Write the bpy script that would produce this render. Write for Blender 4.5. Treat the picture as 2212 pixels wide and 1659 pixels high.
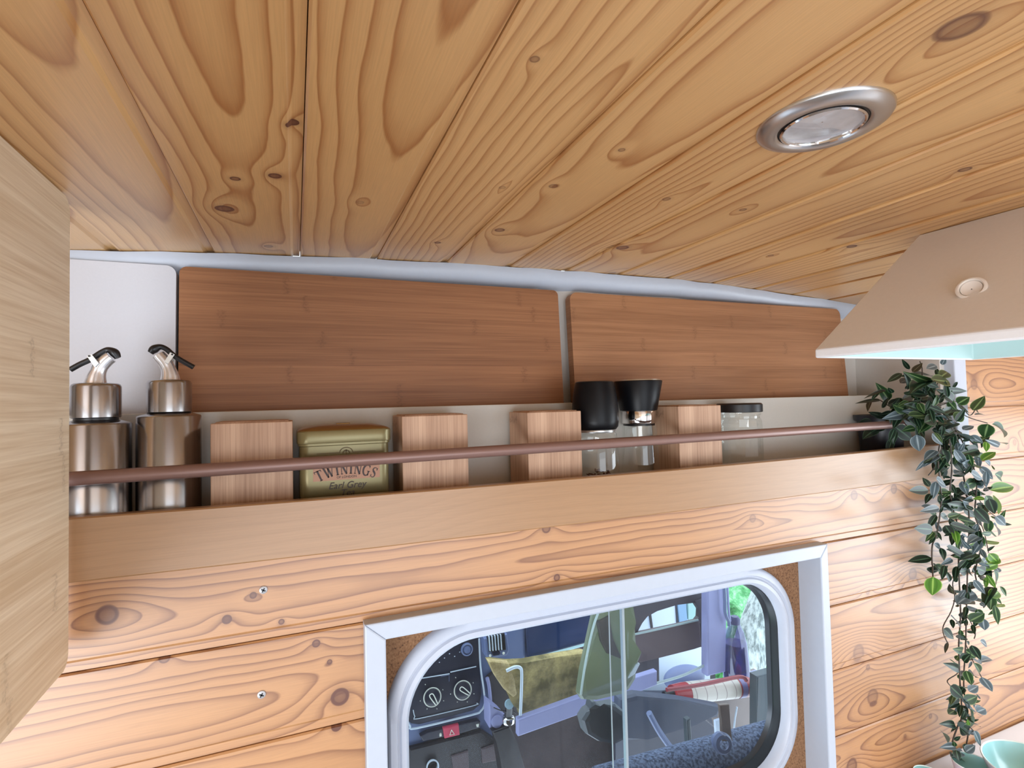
import bpy, bmesh, math, random
from mathutils import Vector, Matrix

random.seed(7)
for o in list(bpy.data.objects):
    bpy.data.objects.remove(o, do_unlink=True)
scene = bpy.context.scene
COL = scene.collection

# ------------------------------------------------------------------ camera
FPX = 1147.4
YAW, PITCH, ROLL = .388585, .031873, -.022753
EYE = Vector((0, 0, 1.55))
_f = Vector((math.sin(YAW), math.cos(YAW), 0)); _r = Vector((math.cos(YAW), -math.sin(YAW), 0)); _u = Vector((0, 0, 1))
FW = _f * math.cos(PITCH) + _u * math.sin(PITCH)
_u2 = _u * math.cos(PITCH) - _f * math.sin(PITCH)
RT = _r * math.cos(ROLL) + _u2 * math.sin(ROLL)
UP = _u2 * math.cos(ROLL) - _r * math.sin(ROLL)
cam_d = bpy.data.cameras.new('camera'); cam = bpy.data.objects.new('camera', cam_d); COL.objects.link(cam)
cam_d.sensor_fit = 'HORIZONTAL'; cam_d.sensor_width = 36; cam_d.lens = FPX / 2212 * 36; cam_d.clip_start = .02
cam.matrix_world = Matrix(((RT.x, UP.x, -FW.x, EYE.x), (RT.y, UP.y, -FW.y, EYE.y), (RT.z, UP.z, -FW.z, EYE.z), (0, 0, 0, 1)))
scene.camera = cam

# ------------------------------------------------------------------ light
scene.view_settings.view_transform = 'Standard'
scene.view_settings.look = 'None'
scene.view_settings.gamma = 1
scene.view_settings.use_curve_mapping = False
scene.view_settings.exposure = -0.15
wd = bpy.data.worlds.new('daylight'); scene.world = wd; wd.use_nodes = True
wd.node_tree.nodes['Background'].inputs[0].default_value = (.80, .90, 1, 1)
wd.node_tree.nodes['Background'].inputs[1].default_value = 3.2


def area(name, loc, direction, sx, sy, power, color):
    d = bpy.data.lights.new(name, 'AREA'); d.shape = 'RECTANGLE'; d.size = sx; d.size_y = sy; d.energy = power; d.color = color
    o = bpy.data.objects.new(name, d); COL.objects.link(o); o.location = loc
    o.rotation_euler = Vector(direction).to_track_quat('-Z', 'Z').to_euler()
    return o


# kitchen window daylight; lamps added at unseen doors, tilted up to brighten the ceiling
area('kitchen_window_daylight', (1.47, .12, 1.22), (-1, .05, 0), .80, .46, 7.2, (.84, .93, 1))
area('rear_door_fill', (.35, -1.78, 1.00), (0, 1, .45), 1.3, 1.2, 8, (.93, .96, 1))
area('side_door_fill', (-.91, -.98, .95), (1, .35, .75), 1.0, 1.1, 33, (.93, .96, 1))


# ------------------------------------------------------------------ pixel helpers (photo frame 2212 x 1659)
def ray(u, v):
    return RT * ((u - 1106) / FPX) - UP * ((v - 829.5) / FPX) + FW


def P(u, v, Y):
    d = ray(u, v); return EYE + d * (Y / d.y)


def PX(u, v, X):
    d = ray(u, v); return EYE + d * (X / d.x)


def PZ(u, v, z):
    d = ray(u, v); return EYE + d * ((z - EYE.z) / d.z)


H = EYE.z
YW = .57            # face of the boarded partition
YB = .724           # back of the alcove
ZW = -.2235         # a board joint on the partition (relative to the eye), pitch below
PITCHW = .0965


# ------------------------------------------------------------------ node helpers
class NT:
    def __init__(s, mat):
        s.t = mat.node_tree; s.n = s.t.nodes; s.l = s.t.links

    def put(s, sock, v):
        if isinstance(v, bpy.types.NodeSocket): s.l.new(v, sock)
        else: sock.default_value = v

    def m(s, op, a, b=None, c=None):
        n = s.n.new('ShaderNodeMath'); n.operation = op
        s.put(n.inputs[0], a)
        if b is not None: s.put(n.inputs[1], b)
        if c is not None: s.put(n.inputs[2], c)
        return n.outputs[0]

    def xyz(s, kind='Object'):
        c = s.n.new('ShaderNodeTexCoord'); x = s.n.new('ShaderNodeSeparateXYZ'); s.l.new(c.outputs[kind], x.inputs[0])
        return x.outputs[0], x.outputs[1], x.outputs[2]

    def vec(s, x, y, z):
        n = s.n.new('ShaderNodeCombineXYZ'); s.put(n.inputs[0], x); s.put(n.inputs[1], y); s.put(n.inputs[2], z); return n.outputs[0]

    def noise(s, v, scale=1, detail=2, rough=.5):
        n = s.n.new('ShaderNodeTexNoise'); s.l.new(v, n.inputs['Vector']); n.inputs['Scale'].default_value = scale
        n.inputs['Detail'].default_value = detail; n.inputs['Roughness'].default_value = rough
        return n.outputs[0]

    def ramp(s, f, stops):
        n = s.n.new('ShaderNodeValToRGB'); s.put(n.inputs[0], f); e = n.color_ramp.elements
        while len(e) < len(stops): e.new(.5)
        for i, (p, c) in enumerate(stops):
            e[i].position = p; e[i].color = (c, c, c, 1) if isinstance(c, (int, float)) else (*c, 1)
        return n.outputs[0]

    def mix(s, f, a, b, mode='MIX'):
        n = s.n.new('ShaderNodeMix'); n.data_type = 'RGBA'; n.blend_type = mode
        s.put(n.inputs[0], f)
        for i, c in ((6, a), (7, b)):
            if isinstance(c, bpy.types.NodeSocket): s.l.new(c, n.inputs[i])
            else: n.inputs[i].default_value = (*c, 1)
        return n.outputs[2]

    def bump(s, h, strength, dist=.001):
        n = s.n.new('ShaderNodeBump'); n.inputs['Strength'].default_value = strength; n.inputs['Distance'].default_value = dist
        s.l.new(h, n.inputs['Height']); return n.outputs[0]


def lin(r, g, b):
    f = lambda c: (c / 255 / 12.92) if c <= 10 else ((c / 255 + .055) / 1.055) ** 2.4
    return (f(r), f(g), f(b))


def new_mat(name):
    m = bpy.data.materials.new(name); m.use_nodes = True
    return m, NT(m), m.node_tree.nodes['Principled BSDF']


def simple(name, col, rough=.5, metal=0, coat=0, noise=0, nscale=60, spec=.5, bump=0):
    m, t, b = new_mat(name)
    b.inputs['Base Color'].default_value = (*col, 1); b.inputs['Roughness'].default_value = rough
    b.inputs['Metallic'].default_value = metal; b.inputs['Coat Weight'].default_value = coat
    b.inputs['Specular IOR Level'].default_value = spec
    if noise or bump:
        x, y, z = t.xyz(); n = t.noise(t.vec(x, y, z), nscale, 3)
        if noise:
            c = t.mix(n, tuple(k * (1 - noise) for k in col), tuple(min(1, k * (1 + noise)) for k in col))
            t.l.new(c, b.inputs['Base Color'])
        if bump: t.l.new(t.bump(n, bump), b.inputs['Normal'])
    return m


def emis(name, col, s):
    m, t, b = new_mat(name); b.inputs['Base Color'].default_value = (*col, 1)
    b.inputs['Emission Color'].default_value = (*col, 1); b.inputs['Emission Strength'].default_value = s
    return m


def thin_glass(name, tint=(1, 1, 1), gloss=.06, rough=.01, dirt=0):
    m, t, b = new_mat(name); t.n.remove(b)
    out = t.n['Material Output']
    tr = t.n.new('ShaderNodeBsdfTransparent'); tr.inputs[0].default_value = (*tint, 1)
    gl = t.n.new('ShaderNodeBsdfGlossy'); gl.inputs['Roughness'].default_value = rough; gl.inputs[0].default_value = (1, 1, 1, 1)
    ge = t.n.new('ShaderNodeNewGeometry'); dt = t.n.new('ShaderNodeVectorMath'); dt.operation = 'DOT_PRODUCT'
    t.l.new(ge.outputs['Incoming'], dt.inputs[0]); t.l.new(ge.outputs['Normal'], dt.inputs[1])
    f = t.m('MULTIPLY_ADD', t.m('POWER', t.m('SUBTRACT', 1, t.m('ABSOLUTE', dt.outputs['Value'])), 5), .9, gloss)
    mx = t.n.new('ShaderNodeMixShader'); t.put(mx.inputs[0], f); t.l.new(tr.outputs[0], mx.inputs[1]); t.l.new(gl.outputs[0], mx.inputs[2])
    last = mx.outputs[0]
    if dirt:
        x, y, z = t.xyz(); n = t.noise(t.vec(x, y, z), 9, 4, .6)
        n2 = t.noise(t.vec(x, y, z), 420, 2)
        k = t.m('MULTIPLY', t.ramp(n, [(.35, 0), (.75, 1)]), dirt)
        k = t.m('ADD', k, t.m('MULTIPLY', t.ramp(n2, [(.68, 0), (.74, 1)]), dirt * 1.6))
        df = t.n.new('ShaderNodeBsdfDiffuse'); df.inputs[0].default_value = (.75, .8, .9, 1)
        m2 = t.n.new('ShaderNodeMixShader'); t.l.new(k, m2.inputs[0]); t.l.new(last, m2.inputs[1]); t.l.new(df.outputs[0], m2.inputs[2])
        last = m2.outputs[0]
    t.l.new(last, out.inputs[0])
    return m


def pine(name, knots=(), w0=.0, h0=.03, slope=.06, spacing=.0075, light=(205, 165, 118), dark=(168, 118, 72), seed=0., rough=.42, late=1.1, coat=.15):
    """knotty softwood: growth rings of a trunk cut lengthwise (local x along the board, y across)"""
    m, t, b = new_mat(name)
    x, y, z = t.xyz()
    xs = t.m('ADD', x, seed * 7.31)
    n1 = t.m('SUBTRACT', t.noise(t.vec(t.m('MULTIPLY', xs, 5), t.m('MULTIPLY', y, 16), seed), 1, 2), .5)
    n2 = t.m('SUBTRACT', t.noise(t.vec(t.m('MULTIPLY', xs, 2.2), seed + 4, 0), 1, 1), .5)
    n3 = t.m('SUBTRACT', t.noise(t.vec(t.m('MULTIPLY', xs, 14), t.m('MULTIPLY', y, 40), seed + 9), 1, 2), .5)
    w = t.m('ADD', t.m('SUBTRACT', y, w0), t.m('MULTIPLY', n1, .016))
    h = t.m('ADD', t.m('MULTIPLY_ADD', x, slope, h0), t.m('MULTIPLY', n2, .05))
    q = t.m('SQRT', t.m('ADD', t.m('MULTIPLY', w, w), t.m('MULTIPLY', h, h)))
    kn = None; rim = None
    for (kl, kw, kr, tone) in knots:
        dx = t.m('SUBTRACT', x, kl); dy = t.m('SUBTRACT', y, kw)
        ex = t.m('DIVIDE', dx, kr * 4.2); ey = t.m('DIVIDE', dy, kr * 2.4)
        g = t.m('EXPONENT', t.m('MULTIPLY', t.m('ADD', t.m('MULTIPLY', ex, ex), t.m('MULTIPLY', ey, ey)), -1))
        q = t.m('ADD', q, t.m('MULTIPLY', g, kr * 2.2 if kw >= w0 else -kr * 2.2))
        d = t.m('SQRT', t.m('ADD', t.m('MULTIPLY', dx, dx), t.m('MULTIPLY', dy, dy)))
        d = t.m('ADD', d, t.m('MULTIPLY', n3, kr * .5))
        a = t.ramp(t.m('DIVIDE', d, kr * 2), [(.0, .75 * tone), (.30, .85 * tone), (.42, 1.25 * tone), (.5, tone * .9), (.56, .22 * tone), (1, 0)])
        kn = a if kn is None else t.m('MAXIMUM', kn, a)
    rho = t.m('ADD', t.m('DIVIDE', q, spacing), t.m('MULTIPLY', n3, .35))
    fr = t.m('FRACT', rho)
    ring = t.ramp(fr, [(0, .03), (.12, 0), (.55, .12), (.80, .55), (.93, 1), (1, .05)])
    wide = t.noise(t.vec(t.m('MULTIPLY', xs, 1.6), t.m('MULTIPLY', y, 9), seed + 2), 1, 2)
    ring = t.m('MULTIPLY', ring, t.m('MULTIPLY', t.m('ADD', wide, .35), late))
    fib = t.noise(t.vec(t.m('MULTIPLY', xs, 26), t.m('MULTIPLY', y, 900), seed), 1, 2)
    base = t.mix(t.ramp(wide, [(.3, 0), (.72, 1)]), lin(*light), tuple(k * .86 for k in lin(light[0], light[1] - 4, light[2] - 8)))
    c = t.mix(ring, base, lin(*dark))
    c = t.mix(.14, c, t.ramp(fib, [(.3, .25), (.7, 1)]), 'MULTIPLY')
    if kn is not None:
        c = t.mix(t.m('MINIMUM', kn, 1.0), c, lin(96, 52, 34))
    t.l.new(c, b.inputs['Base Color'])
    b.inputs['Roughness'].default_value = rough
    b.inputs['Coat Weight'].default_value = coat; b.inputs['Coat Roughness'].default_value = .32; b.inputs['Coat IOR'].default_value = 1.7
    t.l.new(t.bump(fib, .12, .0006), b.inputs['Normal'])
    return m


def bamboo(name, light, dark, strip=.022, seed=0., rough=.5, node=.6, fs=1., block=False):
    m, t, b = new_mat(name)
    x, y, z = t.xyz()
    if block: y = t.m('ADD', y, z)
    y = t.m('ADD', y, seed * 3.7)
    k = t.m('FLOOR', t.m('DIVIDE', y, strip))
    wn = t.n.new('ShaderNodeTexWhiteNoise'); wn.noise_dimensions = '1D'; t.l.new(k, wn.inputs['W'])
    rnd = wn.outputs[0]
    xo = t.m('ADD', x, t.m('MULTIPLY', rnd, 9.1))
    f1 = t.noise(t.vec(t.m('MULTIPLY', xo, 9), t.m('MULTIPLY', y, 700 * fs), rnd), 1, 3, .6)
    f2 = t.noise(t.vec(t.m('MULTIPLY', xo, 3), t.m('MULTIPLY', y, 120 * fs), rnd), 1, 3, .6)
    f = t.m('ADD', t.m('MULTIPLY', f1, .55), t.m('MULTIPLY', f2, .45))
    f = t.m('ADD', f, t.m('MULTIPLY', t.m('SUBTRACT', rnd, .5), .14))
    c = t.mix(t.ramp(f, [(.34, 1), (.66, 0)]), lin(*light), lin(*dark))
    # knuckles
    ph = t.m('FRACT', t.m('DIVIDE', xo, .31))
    dd = t.m('MULTIPLY', t.m('SUBTRACT', ph, .5), .31)
    wob = t.noise(t.vec(t.m('MULTIPLY', x, 60), t.m('MULTIPLY', y, 260), 3), 1, 2)
    dd = t.m('ADD', dd, t.m('MULTIPLY', t.m('SUBTRACT', wob, .5), .016))
    msk = t.ramp(t.m('DIVIDE', t.m('ABSOLUTE', dd), .02), [(0, 1), (.1, .8), (.22, .15), (.5, 0)])
    spot = t.ramp(t.noise(t.vec(t.m('MULTIPLY', x, 330), t.m('MULTIPLY', y, 420), 7), 1, 2), [(.42, 0), (.6, 1)])
    c = t.mix(t.m('MULTIPLY', t.m('MULTIPLY', msk, t.m('ADD', spot, .35)), node), c, tuple(q * .62 for q in lin(*dark)))
    t.l.new(c, b.inputs['Base Color']); b.inputs['Roughness'].default_value = rough
    t.l.new(t.bump(f1, .08, .0004), b.inputs['Normal'])
    return m


# ------------------------------------------------------------------ mesh helpers
def mesh_obj(name, bm, mat, parent=None, smooth=False, loc=None, rot=None):
    me = bpy.data.meshes.new(name); bmesh.ops.recalc_face_normals(bm, faces=bm.faces); bm.to_mesh(me); bm.free()
    if mat is not None:
        for k in (mat if isinstance(mat, (list, tuple)) else [mat]): me.materials.append(k)
    if smooth:
        for p in me.polygons: p.use_smooth = True
        try: me.set_sharp_from_angle(angle=math.radians(40))
        except Exception: pass
    o = bpy.data.objects.new(name, me); COL.objects.link(o)
    if loc is not None: o.location = loc
    if rot is not None: o.rotation_euler = rot
    if parent is not None: o.parent = parent
    return o


def tag(o, label=None, cat=None, group=None, kind=None):
    if label: o['label'] = label
    if cat: o['category'] = cat
    if group: o['group'] = group
    if kind: o['kind'] = kind
    return o


def empty(name, loc=(0, 0, 0), rz=0):
    o = bpy.data.objects.new(name, None); COL.objects.link(o); o.location = loc; o.rotation_euler = (0, 0, rz)
    o.empty_display_size = .02
    return o


def box(bm, x0, x1, y0, y1, z0, z1, bevel=0, seg=2):
    g = bmesh.ops.create_cube(bm, size=1)
    vs = g['verts']
    for v in vs:
        v.co = Vector(((x0 + x1) / 2 + v.co.x * (x1 - x0), (y0 + y1) / 2 + v.co.y * (y1 - y0), (z0 + z1) / 2 + v.co.z * (z1 - z0)))
    if bevel:
        es = list({e for v in vs for e in v.link_edges})
        bmesh.ops.bevel(bm, geom=es, offset=bevel, segments=seg, profile=.5, affect='EDGES')
    return bm


def bx(*a, **k):
    return box(bmesh.new(), *a, **k)


def lathe(prof, seg=48, bm=None, cap=True, center=(0, 0, 0)):
    bm = bm or bmesh.new(); cx, cy, cz = center
    rings = []
    for r, z in prof:
        rings.append([bm.verts.new((cx + r * math.cos(2 * math.pi * i / seg), cy + r * math.sin(2 * math.pi * i / seg), cz + z)) for i in range(seg)])
    for a, b in zip(rings, rings[1:]):
        for i in range(seg):
            bm.faces.new((a[i], a[(i + 1) % seg], b[(i + 1) % seg], b[i]))
    if cap:
        if prof[0][0] > 1e-5: bm.faces.new(rings[0][::-1])
        if prof[-1][0] > 1e-5: bm.faces.new(rings[-1])
    return bm


def tube(pts, radii, seg=10, bm=None, cap=True, flat=1.0):
    bm = bm or bmesh.new(); pts = [Vector(p) for p in pts]
    if isinstance(radii, (int, float)): radii = [radii] * len(pts)
    rings = []; prev = None
    for i, p in enumerate(pts):
        d = (pts[min(i + 1, len(pts) - 1)] - pts[max(i - 1, 0)]).normalized()
        if prev is None:
            a = Vector((0, 0, 1)) if abs(d.z) < .9 else Vector((0, 1, 0)); n = d.cross(a).normalized()
        else:
            n = (prev - d * prev.dot(d)).normalized()
        prev = n; b = d.cross(n)
        rings.append([bm.verts.new(p + (n * math.cos(2 * math.pi * k / seg) + b * math.sin(2 * math.pi * k / seg) * flat) * radii[i]) for k in range(seg)])
    for a, b in zip(rings, rings[1:]):
        for i in range(seg): bm.faces.new((a[i], a[(i + 1) % seg], b[(i + 1) % seg], b[i]))
    if cap: bm.faces.new(rings[0][::-1]); bm.faces.new(rings[-1])
    return bm


def smooth_path(pts, n=6):
    pts = [Vector(p) for p in pts]; out = []
    for i in range(len(pts) - 1):
        p0 = pts[max(i - 1, 0)]; p1 = pts[i]; p2 = pts[i + 1]; p3 = pts[min(i + 2, len(pts) - 1)]
        for k in range(n):
            s = k / n
            out.append(.5 * ((2 * p1) + (p2 - p0) * s + (2 * p0 - 5 * p1 + 4 * p2 - p3) * s * s + (3 * p1 - p0 - 3 * p2 + p3) * s ** 3))
    out.append(pts[-1]); return out


def prism(pts, off, bm=None, bevel=0):
    """closed polygon (3-D points) extruded by the vector off"""
    bm = bm or bmesh.new(); off = Vector(off)
    a = [bm.verts.new(Vector(p)) for p in pts]; b = [bm.verts.new(Vector(p) + off) for p in pts]
    n = len(a)
    fs = [bm.faces.new(a), bm.faces.new(b[::-1])]
    for i in range(n): fs.append(bm.faces.new((a[i], b[i], b[(i + 1) % n], a[(i + 1) % n])))
    if bevel:
        es = list({e for v in a for e in v.link_edges if e.other_vert(v) in a})
        bmesh.ops.bevel(bm, geom=es, offset=bevel, segments=2, profile=.5, affect='EDGES')
    return bm


def rrect(x0, x1, z0, z1, r, n=10):
    pts = []
    for cx, cz, a0 in ((x1 - r, z1 - r, 0), (x0 + r, z1 - r, 90), (x0 + r, z0 + r, 180), (x1 - r, z0 + r, 270)):
        for k in range(n + 1):
            a = math.radians(a0 + 90 * k / n); pts.append((cx + r * math.cos(a), cz + r * math.sin(a)))
    return pts


def loop_sweep(sections, bm=None, close=False):
    """sections: list of closed point loops (same length), skinned one to the next"""
    bm = bm or bmesh.new(); R = [[bm.verts.new(p) for p in s] for s in sections]
    n = len(R[0]); m = len(R)
    for j in range(m if close else m - 1):
        a = R[j]; b = R[(j + 1) % m]
        for i in range(n): bm.faces.new((a[i], a[(i + 1) % n], b[(i + 1) % n], b[i]))
    return bm


# ------------------------------------------------------------------ shared materials
M = {}
M['white'] = simple('white_gloss_paint', (.48, .53, .62), .35, noise=.03, nscale=90, bump=.1)
M['cream'] = simple('cream_paint', (.58, .56, .52), .5, noise=.03, nscale=300, bump=.06)
M['alcove'] = simple('off_white_alcove_paint', (.62, .60, .57), .55, noise=.03, nscale=200, bump=.05)
M['darkgap'] = simple('dark_backing', (.035, .022, .015), .9)
M['crack'] = simple('brown_backing_board', (.16, .10, .06), .9)
M['hood'] = simple('pinkish_hood_paint', (.84, .85, .88), .45, noise=.03, nscale=260, bump=.05)
M['hood_in'] = simple('mint_light_tint', (.52, .68, .67), .4)  # mint of the light reflected inside the hood, put into the colour
M['steel'] = simple('brushed_steel', (.40, .39, .395), .21, 1)
M['chrome'] = simple('polished_chrome', (.75, .74, .74), .1, 1)
M['satin'] = simple('satin_nickel', (.62, .63, .64), .30, 1)
M['black'] = simple('black_plastic', (.007, .007, .009), .35)
M['blackmat'] = simple('matt_black_coating', (.003, .0034, .005), .36, spec=.22)
M['rubber'] = simple('black_rubber', (.012, .013, .016), .3)
M['gasket'] = simple('painted_white_gasket', (.48, .52, .61), .4, noise=.03, nscale=70, bump=.25)
M['glass'] = thin_glass('clear_glass', (.96, .97, .96), .07)
M['pane'] = thin_glass('window_glass', (.84, .90, .96), .022, dirt=.03)
M['rail'] = simple('brown_lacquered_rod', lin(134, 104, 96), .32, .25, noise=.06, nscale=40)


# ================================================================== STRUCTURE
# ---- ceiling: arched, boards run front to back
CP = [(-.9, .100), (-.6, .140), (-.4, .162), (-.227, .1755), (-.088, .1845), (.010, .1885), (.104, .192), (.194, .194), (.289, .1955), (.391, .197),
      (.485, .1975), (.58, .1975), (.673, .195), (.767, .1905), (.862, .186), (.957, .181), (1.006, .178), (1.2, .160), (1.6, .11)]


def ceil_z(x):
    for (a, za), (b, zb) in zip(CP, CP[1:]):
        if a <= x <= b: return H + za + (zb - za) * (x - a) / (b - a)
    return H + .1


def plank_bm(L, W, gap=.00025):
    tg, c = .0075, .0028
    pr = [(gap, -.012), (gap, -.0015), (gap + .0015, 0), (W - tg - c - gap, 0), (W - tg - gap, -.0026), (W - gap, -.0026), (W - gap, -.012)]
    pr = [(y - W / 2, z) for y, z in pr]
    bm = bmesh.new()
    a = [bm.verts.new((-L / 2, y, z)) for y, z in pr]; b = [bm.verts.new((L / 2, y, z)) for y, z in pr]
    n = len(pr); bm.faces.new(a); bm.faces.new(b[::-1])
    for i in range(n): bm.faces.new((a[i], b[i], b[(i + 1) % n], a[(i + 1) % n]))
    return bm


bm = bmesh.new()
xs = [-.9 + .1 * i for i in range(26)]
for y in (-1.8, YB + .01):
    pass
va = [[bm.verts.new((x, y, ceil_z(x) + dz)) for x in xs] for y, dz in ((-1.8, .012), (YB + .012, .012), (YB + .012, .03), (-1.8, .03))]
for a, b in zip(va, va[1:] + va[:1]):
    for i in range(len(xs) - 1): bm.faces.new((a[i], a[i + 1], b[i + 1], b[i]))
bm.faces.new([r[0] for r in va]); bm.faces.new([r[-1] for r in va][::-1])
ceiling = tag(mesh_obj('ceiling', bm, M['crack']), 'arched ceiling lined with varnished knotty pine boards', kind='structure')

# knots seen on the ceiling: pixel, radius (m), darkness
CK = [(632, 272, .0042, 1.15), (594, 380, .0048, 1.0), (508, 386, .0038, .9), (485, 451, .0075, 1.0), (580, 532, .005, .6), (945, 524, .004, .8), (1080, 497, .006, .8),
      (1345, 535, .008, .9), (1318, 537, .006, .6), (1195, 402, .004, .6), (1440, 430, .004, .6), (2075, 60, .0115, .75), (1155, 128, .003, .6),
      (1605, 453, .004, .7), (1840, 532, .006, .9), (2084, 366, .005, .8), (1343, 324, .003, .6), (1322, 590, .006, .5), (778, 437, .004, .35), (1665, 552, .004, .7), (1085, 405, .003, .4), (1895, 445, .003, .5)]
grooves = [-.0876 + .0952 * i for i in range(-9, 17)]
for i, x0 in enumerate(grooves):
    x1 = x0 + .0952; xc = (x0 + x1) / 2; z0, z1 = ceil_z(x0), ceil_z(x1)
    ylen0, ylen1 = -1.75, YB
    yc = (ylen0 + ylen1) / 2
    kn = []
    for (u, v, r, tone) in CK:
        p = PZ(u, v, ceil_z(.4)); p = PZ(u, v, ceil_z(p.x)); p = PZ(u, v, ceil_z(p.x))
        if x0 <= p.x < x1: kn.append((p.y - yc, p.x - xc, r, tone))
    rnd = random.Random(100 + i)
    kn += [(rnd.uniform(-.85, -.5), rnd.uniform(-.03, .03), .006, .8)]
    mt = pine('ceiling_pine_%02d' % i, kn, w0=rnd.uniform(-.03, .03), h0=rnd.uniform(-.02, .03) - .9 * rnd.choice((-.022, .028, .018, -.03)), slope=rnd.choice((-.025, .032, .02, -.035, .028)),
              spacing=rnd.uniform(.0072, .0115), light=(230, 184, 126), dark=(178, 120, 66), seed=i * 1.37 + .4, coat=.45)
    o = mesh_obj('plank', plank_bm(ylen1 - ylen0, .0952), mt, ceiling)
    ax = Vector((0, 1, 0)); ay = Vector((x1 - x0, 0, z1 - z0)).normalized(); az = ax.cross(ay)
    c = Vector((xc, yc, (z0 + z1) / 2))
    o.matrix_world = Matrix(((ax.x, ay.x, az.x, c.x), (ax.y, ay.y, az.y, c.y), (ax.z, ay.z, az.z, c.z), (0, 0, 0, 1)))

# ---- partition wall (front), boards run across
XR = 1.06                       # right edge of the alcove opening
WX0, WX1 = .064, .742           # outer edges of the window casing
WZ0, WZ1 = H - .6095, H - .2235
bm = bmesh.new()
box(bm, -.9, WX0 + .02, .583, .60, 0, H - .15)
box(bm, WX1 - .012, 1.5, .583, .60, 0, H - .15)
box(bm, WX0 + .02, WX1 - .012, .583, .5965, WZ1 - .008, H - .15)
box(bm, WX0 + .02, WX1 - .02, .583, .60, 0, WZ0)
box(bm, XR + .005, 1.5, .583, .60, H - .15, H + .14)
box(bm, -.9, -.40, .583, .60, H - .15, H + .12)
wall = tag(mesh_obj('wall_front', bm, M['darkgap']), 'partition wall of horizontal knotty pine boards with a window', kind='structure')
WK = [(232, 1329, .0085, .9), (490, 1338, .0042, 1.1), (547, 1286, .003, 1.0), (608, 1343, .0025, 1.0), (683, 1390, .0036, 1.0), (355, 1422, .0042, .8), (712, 1430, .0025, 1),
      (735, 1505, .0085, 1.0), (727, 1569, .005, 1.2), (1180, 1141, .0055, .8), (1203, 1248, .0045, .9), (1931, 1056, .0075, .6), (1845, 1070, .0075, .55), (1626, 1120, .006, .45),
      (1972, 1240, .010, .6), (1878, 1280, .004, .55), (1855, 1410, .013, .5), (1875, 1442, .004, .6), (1885, 1506, .012, .55), (2010, 1547, .004, .7), (1840, 1654, .011, .75), (2020, 1395, .006, .4),
      (2104, 830, .010, .5), (2192, 955, .006, .4), (1955, 1590, .003, .5)]


def wall_plank(xa, xb, ztop, idx, light, dark, mname, W=PITCHW, late=1.15, w0=None, h0=None, slope=None):
    L = xb - xa; xc = (xa + xb) / 2; zc = ztop - W / 2
    kn = []
    for (u, v, r, tone) in WK:
        p = P(u, v, YW)
        if xa <= p.x <= xb and ztop - W <= p.z < ztop: kn.append((-(p.x - xc), -(p.z - zc), r, tone))
    rnd = random.Random(500 + idx)
    mt = pine(mname, kn, w0=rnd.uniform(-.03, .03) if w0 is None else w0, h0=rnd.uniform(-.02, .02) if h0 is None else h0, slope=rnd.choice((-.05, .06, .045, -.07)) if slope is None else slope,
              spacing=rnd.uniform(.0065, .0095), light=light, dark=dark, seed=idx * 2.13 + .7, late=late, coat=.55)
    o = mesh_obj('plank', plank_bm(L, W), mt, wall)
    ax = Vector((-1, 0, 0)); ay = Vector((0, 0, -1)); az = Vector((0, -1, 0)); c = Vector((xc, YW, zc))
    o.matrix_world = Matrix(((ax.x, ay.x, az.x, c.x), (ax.y, ay.y, az.y, c.y), (ax.z, ay.z, az.z, c.z), (0, 0, 0, 1)))
    return o


LP, DP = (196, 146, 100), (132, 84, 52)
# the long board above the window
wall_plank(-.88, 1.48, H + ZW + PITCHW, 0, LP, DP, 'wall_pine_long', w0=.01, h0=.004, slope=.028)
for k in range(1, 14):
    zt = H + ZW - PITCHW * (k - 1)
    if zt - PITCHW > WZ0 - .002:
        wall_plank(-.88, WX0 + .012, zt, k, LP, DP, 'wall_pine_left_%d' % k)
        wall_plank(WX1 - .012, 1.48, zt, 20 + k, LP, DP, 'wall_pine_right_%d' % k)
    else:
        wall_plank(-.88, 1.48, zt, 40 + k, LP, DP, 'wall_pine_low_%d' % k)
for k in range(0, 3):
    wall_plank(XR + .034, 1.48, H + ZW + PITCHW * (2 + k), 60 + k, LP, DP, 'wall_pine_top_%d' % k)
# countersunk screws in the boards
for (u, v) in ((569, 1274), (565, 1500)):
    p = P(u, v, YW)
    s = mesh_obj('screw', lathe([(0, .0012), (.0022, .0012), (.0036, .0006), (.0038, -.001)], 24), simple('zinc_screw', (.46, .46, .48), .45, .5), wall, True)
    s.location = (p.x, YW - .0004, p.z); s.rotation_euler = (math.pi / 2, .5, 0)
    bm = bmesh.new(); box(bm, -.0021, .0021, -.0006, .0006, 0, .0015); box(bm, -.0006, .0006, -.0021, .0021, 0, .0015)
    q = mesh_obj('screw_recess', bm, M['black'], s); q.location = (0, 0, 0)

# ---- alcove over the cab
AX0 = -.40; AX1 = 1.045
ZS = H - .140                      # alcove shelf surface
alc = mesh_obj('wall_alcove', bx(AX0 - .02, AX1 + .035, YB + .002, YB + .02, ZS - .03, H + .19), M['alcove'])
tag(alc, 'off-white painted back wall of the alcove above the window', kind='structure')
tag(mesh_obj('wall_alcove_right', bx(AX1, AX1 + .035, .576, YB + .002, ZS - .03, ceil_z(1.06) + .004), M['alcove']), 'off-white painted end wall of the alcove behind the trailing plant', kind='structure')
tag(mesh_obj('wall_alcove_left', bx(AX0 - .02, AX0, .576, YB + .002, ZS - .03, H + .155), M['alcove']), 'off-white painted end wall of the alcove behind the bamboo panel', kind='structure')
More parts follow.
